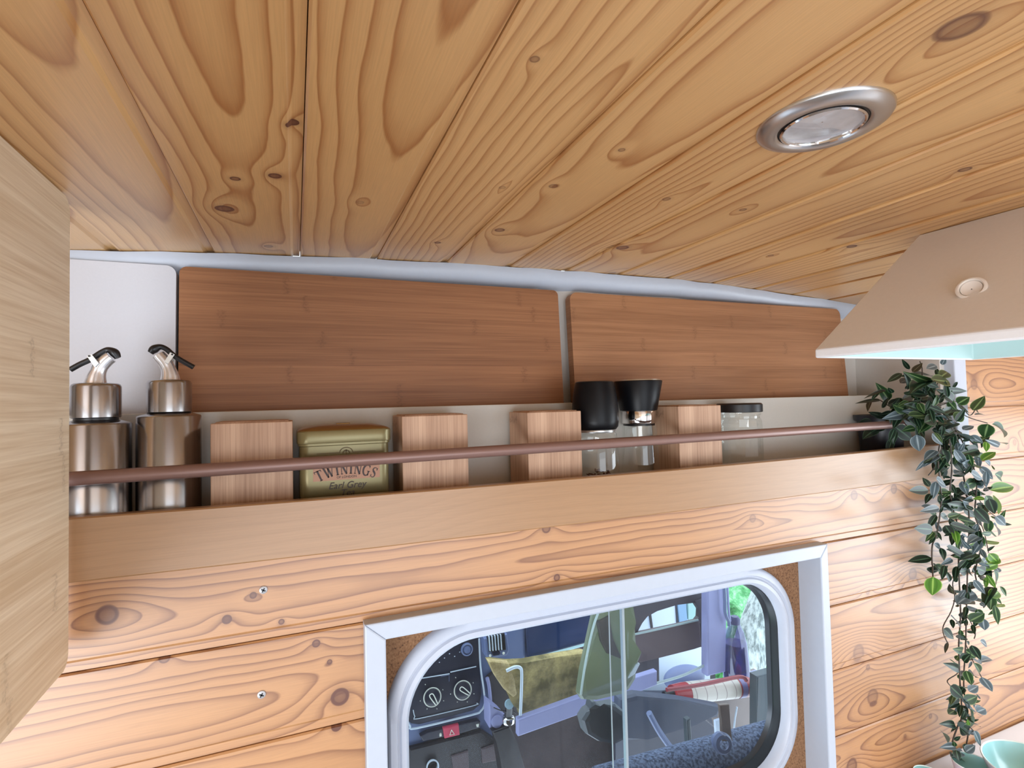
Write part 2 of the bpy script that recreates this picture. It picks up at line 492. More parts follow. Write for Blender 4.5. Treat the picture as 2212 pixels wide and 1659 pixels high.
# white cove strip between ceiling boards and alcove back
bm = bmesh.new(); secs = []
for i in range(40):
    x = AX0 + (AX1 - AX0) * i / 39; z = ceil_z(x) - .0015 + .0012 * random.uniform(-1, 1)
    secs.append([(x, YB + .004, z + .004), (x, YB - .014, z + .001), (x, YB - .0155, z - .006), (x, YB - .013, z - .014), (x, YB - .008, z - .021), (x, YB + .004, z - .028)])
R_ = [[bm.verts.new(p) for p in s] for s in secs]
for a, b in zip(R_, R_[1:]):
    for i in range(6): bm.faces.new((a[i], a[(i + 1) % 6], b[(i + 1) % 6], b[i]))
bm.faces.new(R_[0]); bm.faces.new(R_[-1][::-1])
tag(mesh_obj('trim_1', bm, M['white'], None, True), 'white painted cove strip where ceiling boards meet the alcove', kind='structure')
tag(mesh_obj('trim_2', bx(XR - .002, XR + .032, .560, .582, H - .10, ceil_z(1.08) - .004, bevel=.002), M['white']), 'white upright trim at the end of the alcove beside the plant', kind='structure')

# shelf with its front lip
pl = pine('lip_pine', (), w0=.2, h0=.3, slope=.03, spacing=.006, light=(172, 132, 92), dark=(150, 110, 70), seed=3.3, late=.35, coat=.45)
bm = bmesh.new(); Ll = (XR - .002 + .40); secs = []
for i in range(49):
    x = -.40 + Ll * i / 48; tt = min(1, max(0, (x + .18) / 1.13)); dz = -.0034 * math.sin(math.pi * tt) ** .8
    xl = x - (XR - .002 - .40) / 2
    secs.append([(xl, b_ + dz, c_) for b_, c_ in ((.0270, -.006), (.0275, -.0055), (.0275, .0045), (.0262, .006), (-.0262, .006), (-.0275, .0048), (-.0275, -.006))])
R_ = [[bm.verts.new(p) for p in q] for q in secs]
for qa, qb in zip(R_, R_[1:]):
    for i in range(7): bm.faces.new((qa[i], qa[(i + 1) % 7], qb[(i + 1) % 7], qb[i]))
bm.faces.new(R_[0]); bm.faces.new(R_[-1][::-1])
lipm = mesh_obj('trim_3', bm, pl)
lip_c = Vector(((XR - .002 - .40) / 2, .572, H - .0912 - .0275))
lipm.matrix_world = Matrix.Translation(lip_c) @ Matrix.Rotation(math.pi / 2, 4, 'X')
tag(lipm, 'plain planed pine lip along the front of the shelf', kind='structure')
sb = mesh_obj('shelf', bx(AX0, AX1, .584, YB, ZS - .018, ZS), simple('shelf_ply', lin(190, 150, 110), .6, noise=.06))
tag(sb, 'long wooden shelf in the alcove behind the planed pine lip', 'shelf')
tag(mesh_obj('trim_4', bx(AX0, AX1, .664, .676, ZS, H - .0045, bevel=.0008), M['cream']), 'cream painted upstand along the back of the shelf', kind='structure')

# ---- boards standing behind the upstand
bam1 = bamboo('bamboo_brown', (160, 110, 74), (128, 84, 54), seed=.31, node=.35)
bam2 = bamboo('bamboo_brown_second', (170, 122, 86), (138, 94, 62), seed=2.2, node=.35)


def lean_board(name, x0, x1, ytop, ybot, ztop, zbot, th, mat, r, label):
    h = math.hypot(ztop - zbot, ytop - ybot); w = x1 - x0
    pts = [(a, b, -th) for a, b in rrect(-w / 2, w / 2, -h / 2, h / 2, r)]
    bm = prism(pts, (0, 0, th), bevel=.0018)
    o = mesh_obj(name, bm, mat, None, True)
    tilt = math.atan2(ytop - ybot, ztop - zbot)
    # local z faces the room (-Y)
    o.matrix_world = Matrix.Translation(((x0 + x1) / 2, (ytop + ybot) / 2, (ztop + zbot) / 2)) @ Matrix.Rotation(math.pi / 2 - tilt, 4, 'X')
    return tag(o, label, 'board')


def xat(u, v, Y): return P(u, v, Y).x


lean_board('bamboo_board', -.1215, .3655, .704, .693, H + .1635, H - .016, .015, bam1, .008, 'wide brown bamboo board beside the white board behind the steel bottles')
lean_board('bamboo_board', .3855, .975, .704, .693, H + .1625, H - .016, .015, bam2, .012, 'brown bamboo board behind the black-topped mills and glass jar')
lean_board('white_board', -.39, -.1245, .704, .693, H + .1635, H - .016, .015, simple('white_painted_board', (.55, .56, .61), .5, noise=.03, nscale=400, bump=.05), .010,
           'white painted board standing behind the two steel bottles')
# the wide boards stand in the slot on the shelf: wooden batten under them
tag(mesh_obj('trim_5', bx(AX0, AX1, .678, .722, ZS, H - .0165), M['darkgap']), 'dark batten under the leaning boards behind the upstand', kind='structure')

# ---- left bamboo panel
pm = bamboo('bamboo_pale', (238, 220, 192), (206, 180, 146), strip=.03, seed=1.1, node=.35, fs=.6)
YP = .548
h_top, h_bot = ceil_z(-.173) - .0015, H - .2085
pts = [(a, b, 0) for a, b in rrect(-.45, .45, -(h_top - h_bot) / 2, (h_top - h_bot) / 2, .012)]
bm = prism(pts, (0, 0, -.018), bevel=.0012)
pan = mesh_obj('bamboo_divider', bm, pm, None, True)
pan.matrix_world = Matrix(((0, 0, 1, -.1735), (1, 0, 0, YP - .45), (0, 1, 0, (h_top + h_bot) / 2), (0, 0, 0, 1)))
tag(pan, 'pale bamboo divider with rounded corners hanging below the ceiling boards', 'divider')

# ---- rest of the van body
M['bodypanel'] = simple('pale_lining', (.72, .73, .75), .6)
tag(mesh_obj('floor', bx(-.95, 1.52, -1.85, .60, -.02, 0), simple('floor_boards', (.24, .23, .22), .5, noise=.1, nscale=12)), 'wooden floor of the van', kind='structure')
bm = bmesh.new(); box(bm, -.94, -.92, -.1, .60, 0, H + .13); box(bm, -.94, -.92, -1.85, -1.4, 0, H + .13); box(bm, -.94, -.92, -1.4, -.1, H + .05, H + .13)
tag(mesh_obj('wall_left', bm, M['bodypanel']), 'lined side of the van with an open sliding door', kind='structure')
bm = bmesh.new(); box(bm, 1.46, 1.50, -1.85, .60, 0, H - .59); box(bm, 1.46, 1.50, -1.85, .60, H - .06, H + .16); box(bm, 1.46, 1.50, .54, .60, H - .59, H - .06); box(bm, 1.46, 1.50, -1.85, -.32, H - .59, H - .06)
tag(mesh_obj('wall_right', bm, M['bodypanel']), 'lined kitchen side of the van with a window', kind='structure')
bm = bmesh.new(); box(bm, -.94, -.35, -1.86, -1.82, 0, H + .18); box(bm, 1.05, 1.50, -1.86, -1.82, 0, H + .18); box(bm, -.35, 1.05, -1.86, -1.82, H + .1, H + .2); box(bm, -.35, 1.05, -1.86, -1.82, 0, .35)
tag(mesh_obj('wall_back', bm, M['bodypanel']), 'rear of the van with open doors', kind='structure')


# ================================================================== WINDOW IN THE PARTITION
win = empty('window_1', (.39, .57, H - .40))
tag(win, 'sliding cab window with white casing, cork surround and rubber gasket', kind='structure')


def wpart(name, bm, mat, parent, smooth=False, label=None):
    """mesh given in world coordinates, parented to an unrotated thing"""
    root = parent; off = Vector((0, 0, 0))
    while root is not None: off += Vector(root.location); root = root.parent
    bmesh.ops.translate(bm, verts=bm.verts, vec=-off)
    o = mesh_obj(name, bm, mat, parent, smooth)
    if label: o['label'] = label
    return o


CF, CB = .558, .600
cx0, cx1, cxi0, cxi1 = .0628, .7262, .0837, .7106
cz1, czi1 = H - .2215, H - .2400
cz0, czi0 = H - .6110, H - .5925


def casing(pts_outer, pts_inner):
    bm = bmesh.new()
    a0, a1 = pts_outer; b0, b1 = pts_inner
    q = [a0, a1, b1, b0]
    f = [Vector((p[0], CF, p[1])) for p in q]
    prism(f, (0, CB - CF, 0), bm, bevel=.0016)
    return bm


wpart('casing', casing(((cx0, cz1), (cx1, cz1)), ((cxi0, czi1), (cxi1, czi1))), M['white'], win)
wpart('casing', casing(((cx0, cz0), (cx0, cz1)), ((cxi0, czi0), (cxi0, czi1))), M['white'], win)
wpart('casing', casing(((cx1, cz1), (cx1, cz0)), ((cxi1, czi1), (cxi1, czi0))), M['white'], win)
wpart('casing', casing(((cx1, cz0), (cx0, cz0)), ((cxi1, czi0), (cxi0, czi0))), M['white'], win)

gx0, gx1, gz0, gz1 = .0876, .6902, H - .5690, H - .2470      # outer edge of the gasket


def gl(inset, Y, r=.095):
    return [(a, Y + .0075, b) for a, b in rrect(gx0 + inset, gx1 - inset, gz0 + inset, gz1 - inset, max(.01, r - inset * .7), 14)]


def cork_mat():
    m, t, b = new_mat('cork')
    x, y, z = t.xyz(); v = t.vec(x, y, z)
    n = t.noise(v, 420, 3, .7); n2 = t.noise(v, 60, 2)
    c = t.ramp(n, [(.30, lin(60, 38, 26)), (.42, lin(126, 90, 62)), (.7, lin(152, 114, 82))])
    t.l.new(c, b.inputs['Base Color']); b.inputs['Roughness'].default_value = .9
    t.l.new(t.bump(n, .4, .001), b.inputs['Normal']); return m


outer = [(a, .597, b) for a, b in rrect(.072, .724, H - .608, H - .226, .002, 14)]
wpart('cork_surround', loop_sweep([outer, gl(.004, .5895), gl(.004, .598), [(p[0], .6055, p[2]) for p in outer]], close=True), cork_mat(), win)
wpart('gasket', loop_sweep([gl(0, .5895), gl(.001, .583), gl(.004, .5795), gl(.0105, .5785), gl(.0120, .5815), gl(.0135, .5820), gl(.0155, .5790), gl(.020, .5780), gl(.0235, .582), gl(.0245, .590), gl(.0245, .598), gl(.0, .598)], close=True), M['gasket'], win, True)
wpart('rubber_seal', loop_sweep([gl(.0240, .590), gl(.0252, .593), gl(.0246, .597), gl(.0256, .601), gl(.0250, .606), gl(.0290, .611), gl(.020, .613), gl(.020, .600)], close=True), M['rubber'], win, True)
ix0, ix1, iz0, iz1 = gx0 + .0235, gx1 - .0235, gz0 + .0235, gz1 - .0235
for xa, xb, yy, nm in ((ix0, .4055, .6175, 'pane'), (.3815, ix1, .6130, 'pane')):
    full = rrect(ix0, ix1, iz0, iz1, .080, 14)
    pts = [(min(max(a, xa), xb), yy, b) for a, b in full]
    bm = bmesh.new(); vs = []
    for p in pts:
        if not vs or (vs[-1].co - Vector(p)).length > 1e-5: vs.append(bm.verts.new(p))
    if (vs[0].co - vs[-1].co).length < 1e-5: bm.verts.remove(vs.pop())
    bm.faces.new(vs)
    wpart(nm, bm, M['pane'], win)
edge = simple('pane_edge_strip', (.30, .36, .40), .2)
wpart('meeting_strip', bx(.4015, .4050, .6110, .6180, iz0, iz1, bevel=.0006), edge, win)
wpart('meeting_strip', bx(.3815, .3822, .6120, .6140, iz0, iz1), edge, win)

# ================================================================== THINGS ON THE SHELF
RY = .5745
ra = P(150, 1035, RY); rb = P(1960, 915, RY); dr = (rb - ra) / (rb.x - ra.x)
tag(mesh_obj('rail', tube([ra + dr * (AX0 - ra.x), ra + dr * (.3 - ra.x), ra + dr * (AX1 - ra.x)], .0064, 20), M['rail'], None, True), 'thin brown round rail running along the shelf in front of the jars', 'rail')


def steel_bottle(u, Y, vcap, vcapb, vbody, neck, lever, brk, vtop, label):
    c = P(u, vbody, Y); z = lambda v: P(u, v, Y).z
    t = empty('oil_bottle', (c.x, Y, ZS)); tag(t, label, 'bottle', 'steel oil bottles')
    R = .0283; cr = .0197; zb, zc0, zc1 = z(vbody) - ZS, z(vcapb) - ZS, z(vcap) - ZS
    b = mesh_obj('body', lathe([(R - .002, 0), (R, .002), (R, zb - .0015), (R - .001, zb - .0002), (R - .0035, zb + .0006), (.0180, zb + .003)], 64), M['steel'], t, True)
    mesh_obj('neck_ring', lathe([(.0175, zb + .002), (.0175, zc0 + .001)], 40), M['black'], t, True)
    mesh_obj('cap', lathe([(cr - .001, zc0), (cr, zc0 + .0008), (cr, zc1 - .0035), (cr - .0008, zc1 - .0014), (cr - .0025, zc1 - .0003), (cr - .005, zc1)], 56), M['steel'], t, True)
    px = lambda a: P(140 + a[0] / 6.9125, 735 + a[1] / 6.9125, Y)
    pts = smooth_path([px(a) for a in neck], 4); n = len(pts)
    rad = [.0092 + (.0064 - .0092) * min(1, i / (n * .42)) - (.0010 * max(0, i / n - .5)) for i in range(n)]
    wpart('spout', tube(pts, rad, 20), M['chrome'] if False else simple('pourer_metal', (.80, .80, .82), .25, .8), t, True)
    lp = smooth_path([px(a) + Vector((0, -.0005, 0)) for a in lever], 5); n = len(lp)
    rad = [.0026 + .0016 * math.exp(-((i / n - .14) / .10) ** 2) for i in range(n)]
    wpart('lever', tube(lp, rad, 14), M['black'], t, True)
    for s in (-1, 1):
        f = [px(a) + Vector((0, s * .0074 - .0005, 0)) for a in brk]
        wpart('bracket', prism(f, (0, .001, 0)), simple('pourer_bracket', (.78, .80, .80), .3, .6), t)
    pv = (px(brk[0]) * .6 + px(brk[1]) * .0 + px(brk[2]) * .1 + px(brk[1]) * .3)
    wpart('pivot_pin', tube([pv + Vector((0, -.0090, 0)), pv + Vector((0, .008, 0))], .0009, 10), M['black'], t)
    return t


steel_bottle(208, .6205, 828, 903, 914, [(460, 645), (470, 560), (495, 480), (535, 390), (620, 300), (690, 250)], [(795, 265), (745, 190), (650, 145), (560, 175), (450, 245), (370, 295), (225, 362), (85, 440)],
             [(372, 245), (440, 218), (548, 350), (488, 412)], 755, 'steel oil bottle with pourer next to the bamboo divider')
steel_bottle(366, .6300, 821, 891, 897, [(1575, 600), (1570, 520), (1545, 430), (1500, 340), (1430, 260), (1395, 220)], [(1280, 190), (1335, 135), (1430, 100), (1520, 135), (1600, 205), (1680, 265), (1800, 335), (1925, 405)],
             [(1665, 222), (1598, 190), (1512, 330), (1570, 360)], 750, 'steel oil bottle with pourer next to a wooden storage block')

blk = bamboo('bamboo_block', (204, 168, 140), (160, 122, 96), strip=.5, seed=.8, fs=.7, node=.5, block=True)


def block(ul, ur, vt, depth, label, seed):
    Y = .595; a = P(ul, vt, Y); b = P(ur, vt, Y)
    w = b.x - a.x; h = a.z - ZS
    t = empty('storage_block', ((a.x + b.x) / 2, Y + depth / 2, ZS)); tag(t, label, 'storage block', 'bamboo storage blocks on the shelf')
    bm = bx(0, h - .0012, -depth / 2, depth / 2, -w / 2, w / 2, bevel=.0009)
    o = mesh_obj('body', bm, blk, t); o.rotation_euler = (0, -math.pi / 2, 0)
    bm = bx(h - .004, h, -depth / 2 + .004, depth / 2 - .004, -w / 2 + .004, w / 2 - .004, bevel=.0005)
    o = mesh_obj('lid', bm, blk, t); o.rotation_euler = (0, -math.pi / 2, 0)
    return t


block(454, 632, 913, .060, 'bamboo storage block between the steel bottle and the tea tin', 1)
block(868, 1010, 897, .060, 'bamboo storage block standing alone next to the tea tin', 2)
block(1139, 1255, 889, .060, 'bamboo storage block next to the barrel-shaped black mill', 3)
block(1465, 1557, 876, .060, 'bamboo storage block between the chrome-banded mill and the glass jar', 4)

# ---- tea tin
TY = .588
tl = P(641, 960, TY).x; tr = P(847, 955, TY).x
zl1 = P(743, 929, TY).z; zl0 = P(743, 956, TY).z
tin = empty('tea_tin', ((tl + tr) / 2, TY + .035, ZS)); tag(tin, 'pale gold tea tin with dark lettering on the shelf', 'tin')
gold = simple('satin_pale_gold', lin(128, 118, 82), .32, .4, noise=.04, nscale=200)
gold2 = simple('gold_lid_top', lin(150, 116, 66), .3, .6)
copper = simple('copper_band', lin(122, 86, 66), .3, .55)
ink = simple('dark_brown_ink', lin(48, 26, 20), .5)
W_ = tr - tl; hx = W_ / 2; hd = .035


def rr_stack(levels):
    """levels: (inset, z, radius)"""
    return loop_sweep([[(a, b, z) for a, b in rrect(-hx + i, hx - i, -hd + i, hd - i, r, 6)] for i, z, r in levels])


def capped(levels):
    bm = rr_stack(levels); bm.verts.ensure_lookup_table(); n = 28
    bm.faces.new(bm.verts[:n][::-1]); bm.faces.new(bm.verts[-n:]); return bm


zl0 -= ZS; zl1 -= ZS
mesh_obj('body', capped([(.004, 0, .008), (.0025, .002, .009), (.0025, zl0 - .003, .009), (.0012, zl0 - .0022, .010), (.0012, zl0 + .002, .010)]), gold, tin, True)
lid = mesh_obj('lid', capped([(.0004, zl0, .011), (0, zl0 + .0006, .011), (0, zl1 - .0012, .011), (.0008, zl1, .011)]), gold, tin, True)
mesh_obj('lid_dome', capped([(.001, zl1 - .0005, .011), (.002, zl1 + .0008, .011), (.006, zl1 + .0026, .012), (.014, zl1 + .0044, .013), (.024, zl1 + .0054, .010)]), gold2, lid, True)
mesh_obj('lid_ridge', bx(-.0075, .0075, -.004, .004, zl1 + .005, zl1 + .0066, bevel=.0006), gold2, lid)

FY = TY + .0025 - .0003          # print sits on the tin's front face


def printed(name, polys, mat, depth=.0002, y=FY):
    bm = bmesh.new()
    for p in polys: prism([(a, y, b) for a, b in p], (0, depth, 0), bm)
    return wpart(name, bm, mat, tin)


def pxz(u, v):
    p = P(u, v, FY); return (p.x, p.z)


zc = lambda u, v: pxz(u, v)
u0, u1 = 676, 820
a = pxz(676, 985); b = pxz(820, 1032)
za, zb_ = pxz(743, 990)[1], pxz(743, 1036)[1]
printed('copper_band', [[(pxz(676, 1000)[0], za), (pxz(820, 1000)[0], za), (pxz(820, 1000)[0], zb_), (pxz(676, 1000)[0], zb_)]], copper, .0002, FY)


def stroke(pts, ws):
    """polyline -> quads of varying width"""
    L = []; R = []
    for i, p in enumerate(pts):
        q0 = pts[max(i - 1, 0)]; q1 = pts[min(i + 1, len(pts) - 1)]
        dx, dy = q1[0] - q0[0], q1[1] - q0[1]; l = math.hypot(dx, dy) or 1
        nx, ny = -dy / l, dx / l; w = ws[i] if isinstance(ws, (list, tuple)) else ws
        L.append((p[0] + nx * w / 2, p[1] + ny * w / 2)); R.append((p[0] - nx * w / 2, p[1] - ny * w / 2))
    return [[L[i], L[i + 1], R[i + 1], R[i]] for i in range(len(pts) - 1)]


def bar(x0, x1, y, w=.06): return [[(x0, y - w / 2), (x1, y - w / 2), (x1, y + w / 2), (x0, y + w / 2)]]


TH, TN = .20, .08
GL = {
    'T': (.74, stroke([(.37, 0), (.37, 1)], TH) + bar(0, .74, .965, .07) + bar(.2, .54, .03) + stroke([(.03, 1), (.03, .78)], .06) + stroke([(.71, 1), (.71, .78)], .06)),
    'W': (1.12, stroke([(.12, 1), (.36, 0)], TH) + stroke([(.36, 0), (.56, .9)], TN) + stroke([(.52, 1), (.78, 0)], TH) + stroke([(.78, 0), (1.02, 1)], TN) + bar(0, .28, .97) + bar(.40, .66, .97) + bar(.90, 1.12, .97)),
    'I': (.40, stroke([(.2, 0), (.2, 1)], TH) + bar(.02, .38, .97) + bar(.02, .38, .03)),
    'N': (.86, stroke([(.14, 0), (.14, 1)], TN) + stroke([(.14, 1), (.72, 0)], TH) + stroke([(.72, 0), (.72, 1)], TN) + bar(0, .26, .97) + bar(.02, .28, .03) + bar(.58, .86, .97)),
    'G': (.84, stroke([(.42 + .38 * math.cos(math.radians(t)), .5 + .5 * math.sin(math.radians(t))) for t in range(40, 321, 14)], [.06 + .14 * math.sin(math.radians((t - 40) * 180 / 280)) for t in range(40, 321, 14)])
          + stroke([(.68, .02), (.68, .44)], .15) + bar(.5, .84, .44) + stroke([(.70, 1), (.70, .74)], .05)),
    'S': (.62, stroke([(.52, .78), (.46, .93), (.32, .98), (.16, .92), (.10, .76), (.18, .62), (.34, .52), (.48, .40), (.54, .24), (.46, .08), (.30, .02), (.14, .08), (.08, .24)],
                      [.06, .06, .07, .10, .14, .18, .20, .18, .14, .10, .07, .06, .06]) + stroke([(.53, 1), (.53, .74)], .05) + stroke([(.08, 0), (.08, .28)], .05)),
}
xa = pxz(686, 1020)[0]; xb = pxz(810, 1020)[0]
word = 'TWININGS'; gap_ = .12
tw = sum(GL[c][0] for c in word) + gap_ * (len(word) - 1)
sc = (xb - xa) / tw; Hh = .0112
xm = (xa + xb) / 2; zbase = pxz(743, 1024)[1]; Rarc = .062
polys = []; cur = 0
for ch in word:
    w_, sh_ = GL[ch]; mid = (cur + w_ / 2 - tw / 2) * sc
    ang = mid / Rarc
    for q in sh_:
        out = []
        for (gx, gy) in q:
            lx = (gx - w_ / 2) * sc; ly = gy * Hh
            rr = Rarc + ly
            out.append((xm + rr * math.sin(ang) + lx * math.cos(ang) * (rr / Rarc) * .97, zbase - Rarc + rr * math.cos(ang) - lx * math.sin(ang)))
        polys.append(out)
    cur += w_ + gap_
tword = printed('lettering', polys, ink, .0002, FY - .0003)


def text_mesh(name, body, size, mat, parent, loc, shear=0., rot=(math.pi / 2, 0, 0), align='CENTER', extrude=.0001, xs=1.):
    cu = bpy.data.curves.new(name, 'FONT'); cu.body = body; cu.size = size; cu.shear = shear; cu.align_x = align; cu.extrude = extrude; cu.resolution_u = 3
    ob = bpy.data.objects.new(name + '_tmp', cu); COL.objects.link(ob)
    dg = bpy.context.evaluated_depsgraph_get(); me = bpy.data.meshes.new_from_object(ob.evaluated_get(dg))
    bpy.data.objects.remove(ob, do_unlink=True); bpy.data.curves.remove(cu)
    me.materials.clear(); me.materials.append(mat)
    o = bpy.data.objects.new(name, me); COL.objects.link(o)
    o.rotation_euler = rot; o.scale = (xs, 1, 1)
    root = parent; off = Vector((0, 0, 0))
    while root is not None: off += Vector(root.location); root = root.parent
    o.location = Vector(loc) - off; o.parent = parent
    return o


p = pxz(750, 1054); text_mesh('lettering', 'Earl Grey', .0098, ink, tin, (p[0], FY - .0003, p[1]), .28)
p = pxz(750, 1070); text_mesh('lettering', 'Tea', .0098, ink, tin, (p[0], FY - .0003, p[1]), .28)
p = pxz(749, 1032); text_mesh('lettering', 'OF LONDON', .0034, ink, tin, (p[0], FY - .0004, p[1]), 0)
# crest: thin rule with an arch
xc_, zr = pxz(748, 976); zr = pxz(748, 977)[1]
arch = [(xc_ + .0065 * math.cos(math.radians(a)), zr + .0050 * math.sin(math.radians(a)) + .0002) for a in range(0, 181, 15)]
pol = stroke([(pxz(684, 977)[0], zr), (xc_ - .0065, zr)], .0006) + stroke(arch, .0009) + stroke([(xc_ + .0065, zr), (pxz(811, 977)[0], zr)], .0006)
pol += stroke([(xc_ + .0035 * math.cos(math.radians(a)), zr - .0012 + .0035 * math.sin(math.radians(a))) for a in range(0, 181, 20)], .0012) + stroke([(xc_, zr + .003), (xc_, zr - .002)], .001)
printed('crest', pol, simple('olive_ink', lin(96, 78, 40), .5), .0002, FY - .0002)

# ---- mills and jar
def mill(u, Y, label):
    c = P(u, 870, Y); t = empty('spice_mill', (c.x, Y, ZS)); tag(t, label, 'spice mill'); return t, (lambda v: P(u, v, Y).z - ZS)


t, z = mill(1285, .622, 'barrel-shaped matt black spice mill with a glass jar of red flakes')
mesh_obj('grinder_top', lathe([(.001, z(824)), (.0235, z(824)), (.0258, z(826)), (.0275, z(838)), (.0302, z(865)), (.0312, z(890)), (.0312, z(908)), (.0302, z(921)), (.0275, z(927)), (.020, z(929))], 56), M['blackmat'], t, True)
mesh_obj('metal_ring', lathe([(.0262, z(933)), (.0268, z(930)), (.0262, z(927))], 48, cap=False), M['satin'], t, True)
mesh_obj('glass_jar', lathe([(.026, .001), (.0310, .003), (.0310, .030), (.0295, z(950)), (.0280, z(938)), (.0262, z(934))], 48, cap=False), M['glass'], t, True)
fl = bmesh.new(); rr = random.Random(5)
for k in range(170):
    a = rr.uniform(0, 6.28); r = .0275 * math.sqrt(rr.random()); zz = rr.uniform(.003, .046 - .25 * r + .004 * math.sin(a * 2))
    g = bmesh.ops.create_cube(fl, size=1); q = Matrix.Rotation(rr.uniform(0, 3), 4, Vector((rr.random(), rr.random(), rr.random() + .1)))
    s_ = Vector((rr.uniform(.004, .008), rr.uniform(.003, .006), .0012))
    for v in g['verts']: v.co = q @ Vector((v.co.x * s_.x, v.co.y * s_.y, v.co.z * s_.z)) + Vector((r * math.cos(a) * .86, r * math.sin(a) * .86, zz))
fo = mesh_obj('spice_flakes', fl, simple('dried_chilli', lin(92, 48, 34), .8, noise=.4, nscale=300), None)
fo.location = t.location; tag(fo, 'dark red dried spice flakes inside the barrel-shaped mill jar', 'spice', kind='stuff')

t, z = mill(1379, .640, 'spice mill with a flared black top and chrome band')
mesh_obj('grinder_top', lathe([(.001, z(822) - .001), (.0325, z(822) - .001), (.0338, z(823)), (.0342, z(825)), (.0262, z(886)), (.0225, z(887))], 56), M['blackmat'], t, True)
mesh_obj('top_cap', lathe([(.0005, z(821) + .0006), (.031, z(821) + .0006), (.0320, z(822) - .001)], 48), M['satin'], t, True)
mesh_obj('chrome_band', lathe([(.0232, z(886)), (.0240, z(888)), (.0240, z(912)), (.0232, z(914))], 48, cap=False), M['chrome'], t, True)
mesh_obj('collar', lathe([(.0222, z(913)), (.0222, z(919))], 40), M['black'], t, True)
mesh_obj('glass_jar', lathe([(.022, .001), (.0285, .003), (.0282, .02), (.0245, z(935)), (.0235, z(918))], 48, cap=False), M['glass'], t, True)

c = P(1597, 900, .628); t = empty('glass_jar', (c.x, .628, ZS)); tag(t, 'empty glass jar with a black screw lid on the shelf', 'jar')
z = lambda v: P(1597, v, .628).z - ZS
jr = P(1645, 880, .628).x - c.x
jr = .0335
mesh_obj('lid', lathe([(.001, z(871)), (jr - .002, z(871)), (jr, z(874)), (jr, z(889)), (jr - .0008, z(890)), (jr - .003, z(890))], 60), M['black'], t, True)
mesh_obj('neck', lathe([(jr - .004, z(888)), (jr - .0025, z(893)), (jr - .0025, z(896)), (jr - .004, z(898)), (jr - .004, z(903))], 48, cap=False), M['glass'], t, True)
bm = lathe([(jr - .004, .0005), (jr - .001, .003), (jr - .001, z(925)), (jr - .002, z(908)), (jr - .004, z(902))], 10, cap=False)
bmesh.ops.rotate(bm, verts=bm.verts, cent=(0, 0, 0), matrix=Matrix.Rotation(.35, 3, 'Z'))
mesh_obj('body', bm, M['glass'], t)
mesh_obj('base', lathe([(.001, .0003), (jr - .004, .0005)], 10, cap=False), M['glass'], t)

# ================================================================== CEILING DOWNLIGHT
lc = PZ(1776, 262, ceil_z(.353)); lz = ceil_z(lc.x)
dl = empty('downlight', (lc.x, lc.y, lz)); tag(dl, 'round satin nickel downlight set into the ceiling boards, unlit', 'light')
R0 = .0437
mesh_obj('rim', lathe([(R0, .0), (R0, -.0016), (R0 - .001, -.0030), (R0 - .006, -.0052), (R0 - .012, -.0058), (.0300, -.0050), (.0290, -.0040), (.0288, -.0005)], 72, cap=False), M['satin'], dl, True)
mesh_obj('gap_ring', lathe([(.0290, -.0042), (.0284, -.0034), (.0276, -.0034), (.0274, -.0006)], 64, cap=False), M['black'], dl, True)
mesh_obj('inner_ring', lathe([(.0277, -.0020), (.0276, -.0052), (.0266, -.0060), (.0256, -.0054), (.0250, -.0030)], 64, cap=False), M['chrome'], dl, True)
mesh_obj('reflector', lathe([(.0254, -.0036), (.0235, -.0024), (.0205, -.0016), (.019, -.0022), (.015, -.0012), (.013, -.0018), (.008, -.0009), (.0005, -.0007)], 64, cap=False), simple('frosted_reflector', (.70, .71, .78), .32, .35, noise=.25, nscale=90), dl, True)
mesh_obj('lens', lathe([(.0254, -.0042), (.016, -.0052), (.0005, -.0056)], 64, cap=False), M['glass'], dl, True)

# ================================================================== EXTRACTOR HOOD
HYF, HYN = .4087, -.12
q0, q1, qb = P(1760, 764, HYF), P(1985, 508, HYF), P(2095, 778, HYF)
HX0, z0 = q0.x, qb.z; HX1, z1 = q1.x, q1.z; HXB = qb.x
hood = empty('extractor_hood', ((HX0 + HXB) / 2, 0.12, z1)); tag(hood, 'pinkish white sloping extractor hood under the ceiling boards', 'extractor hood')


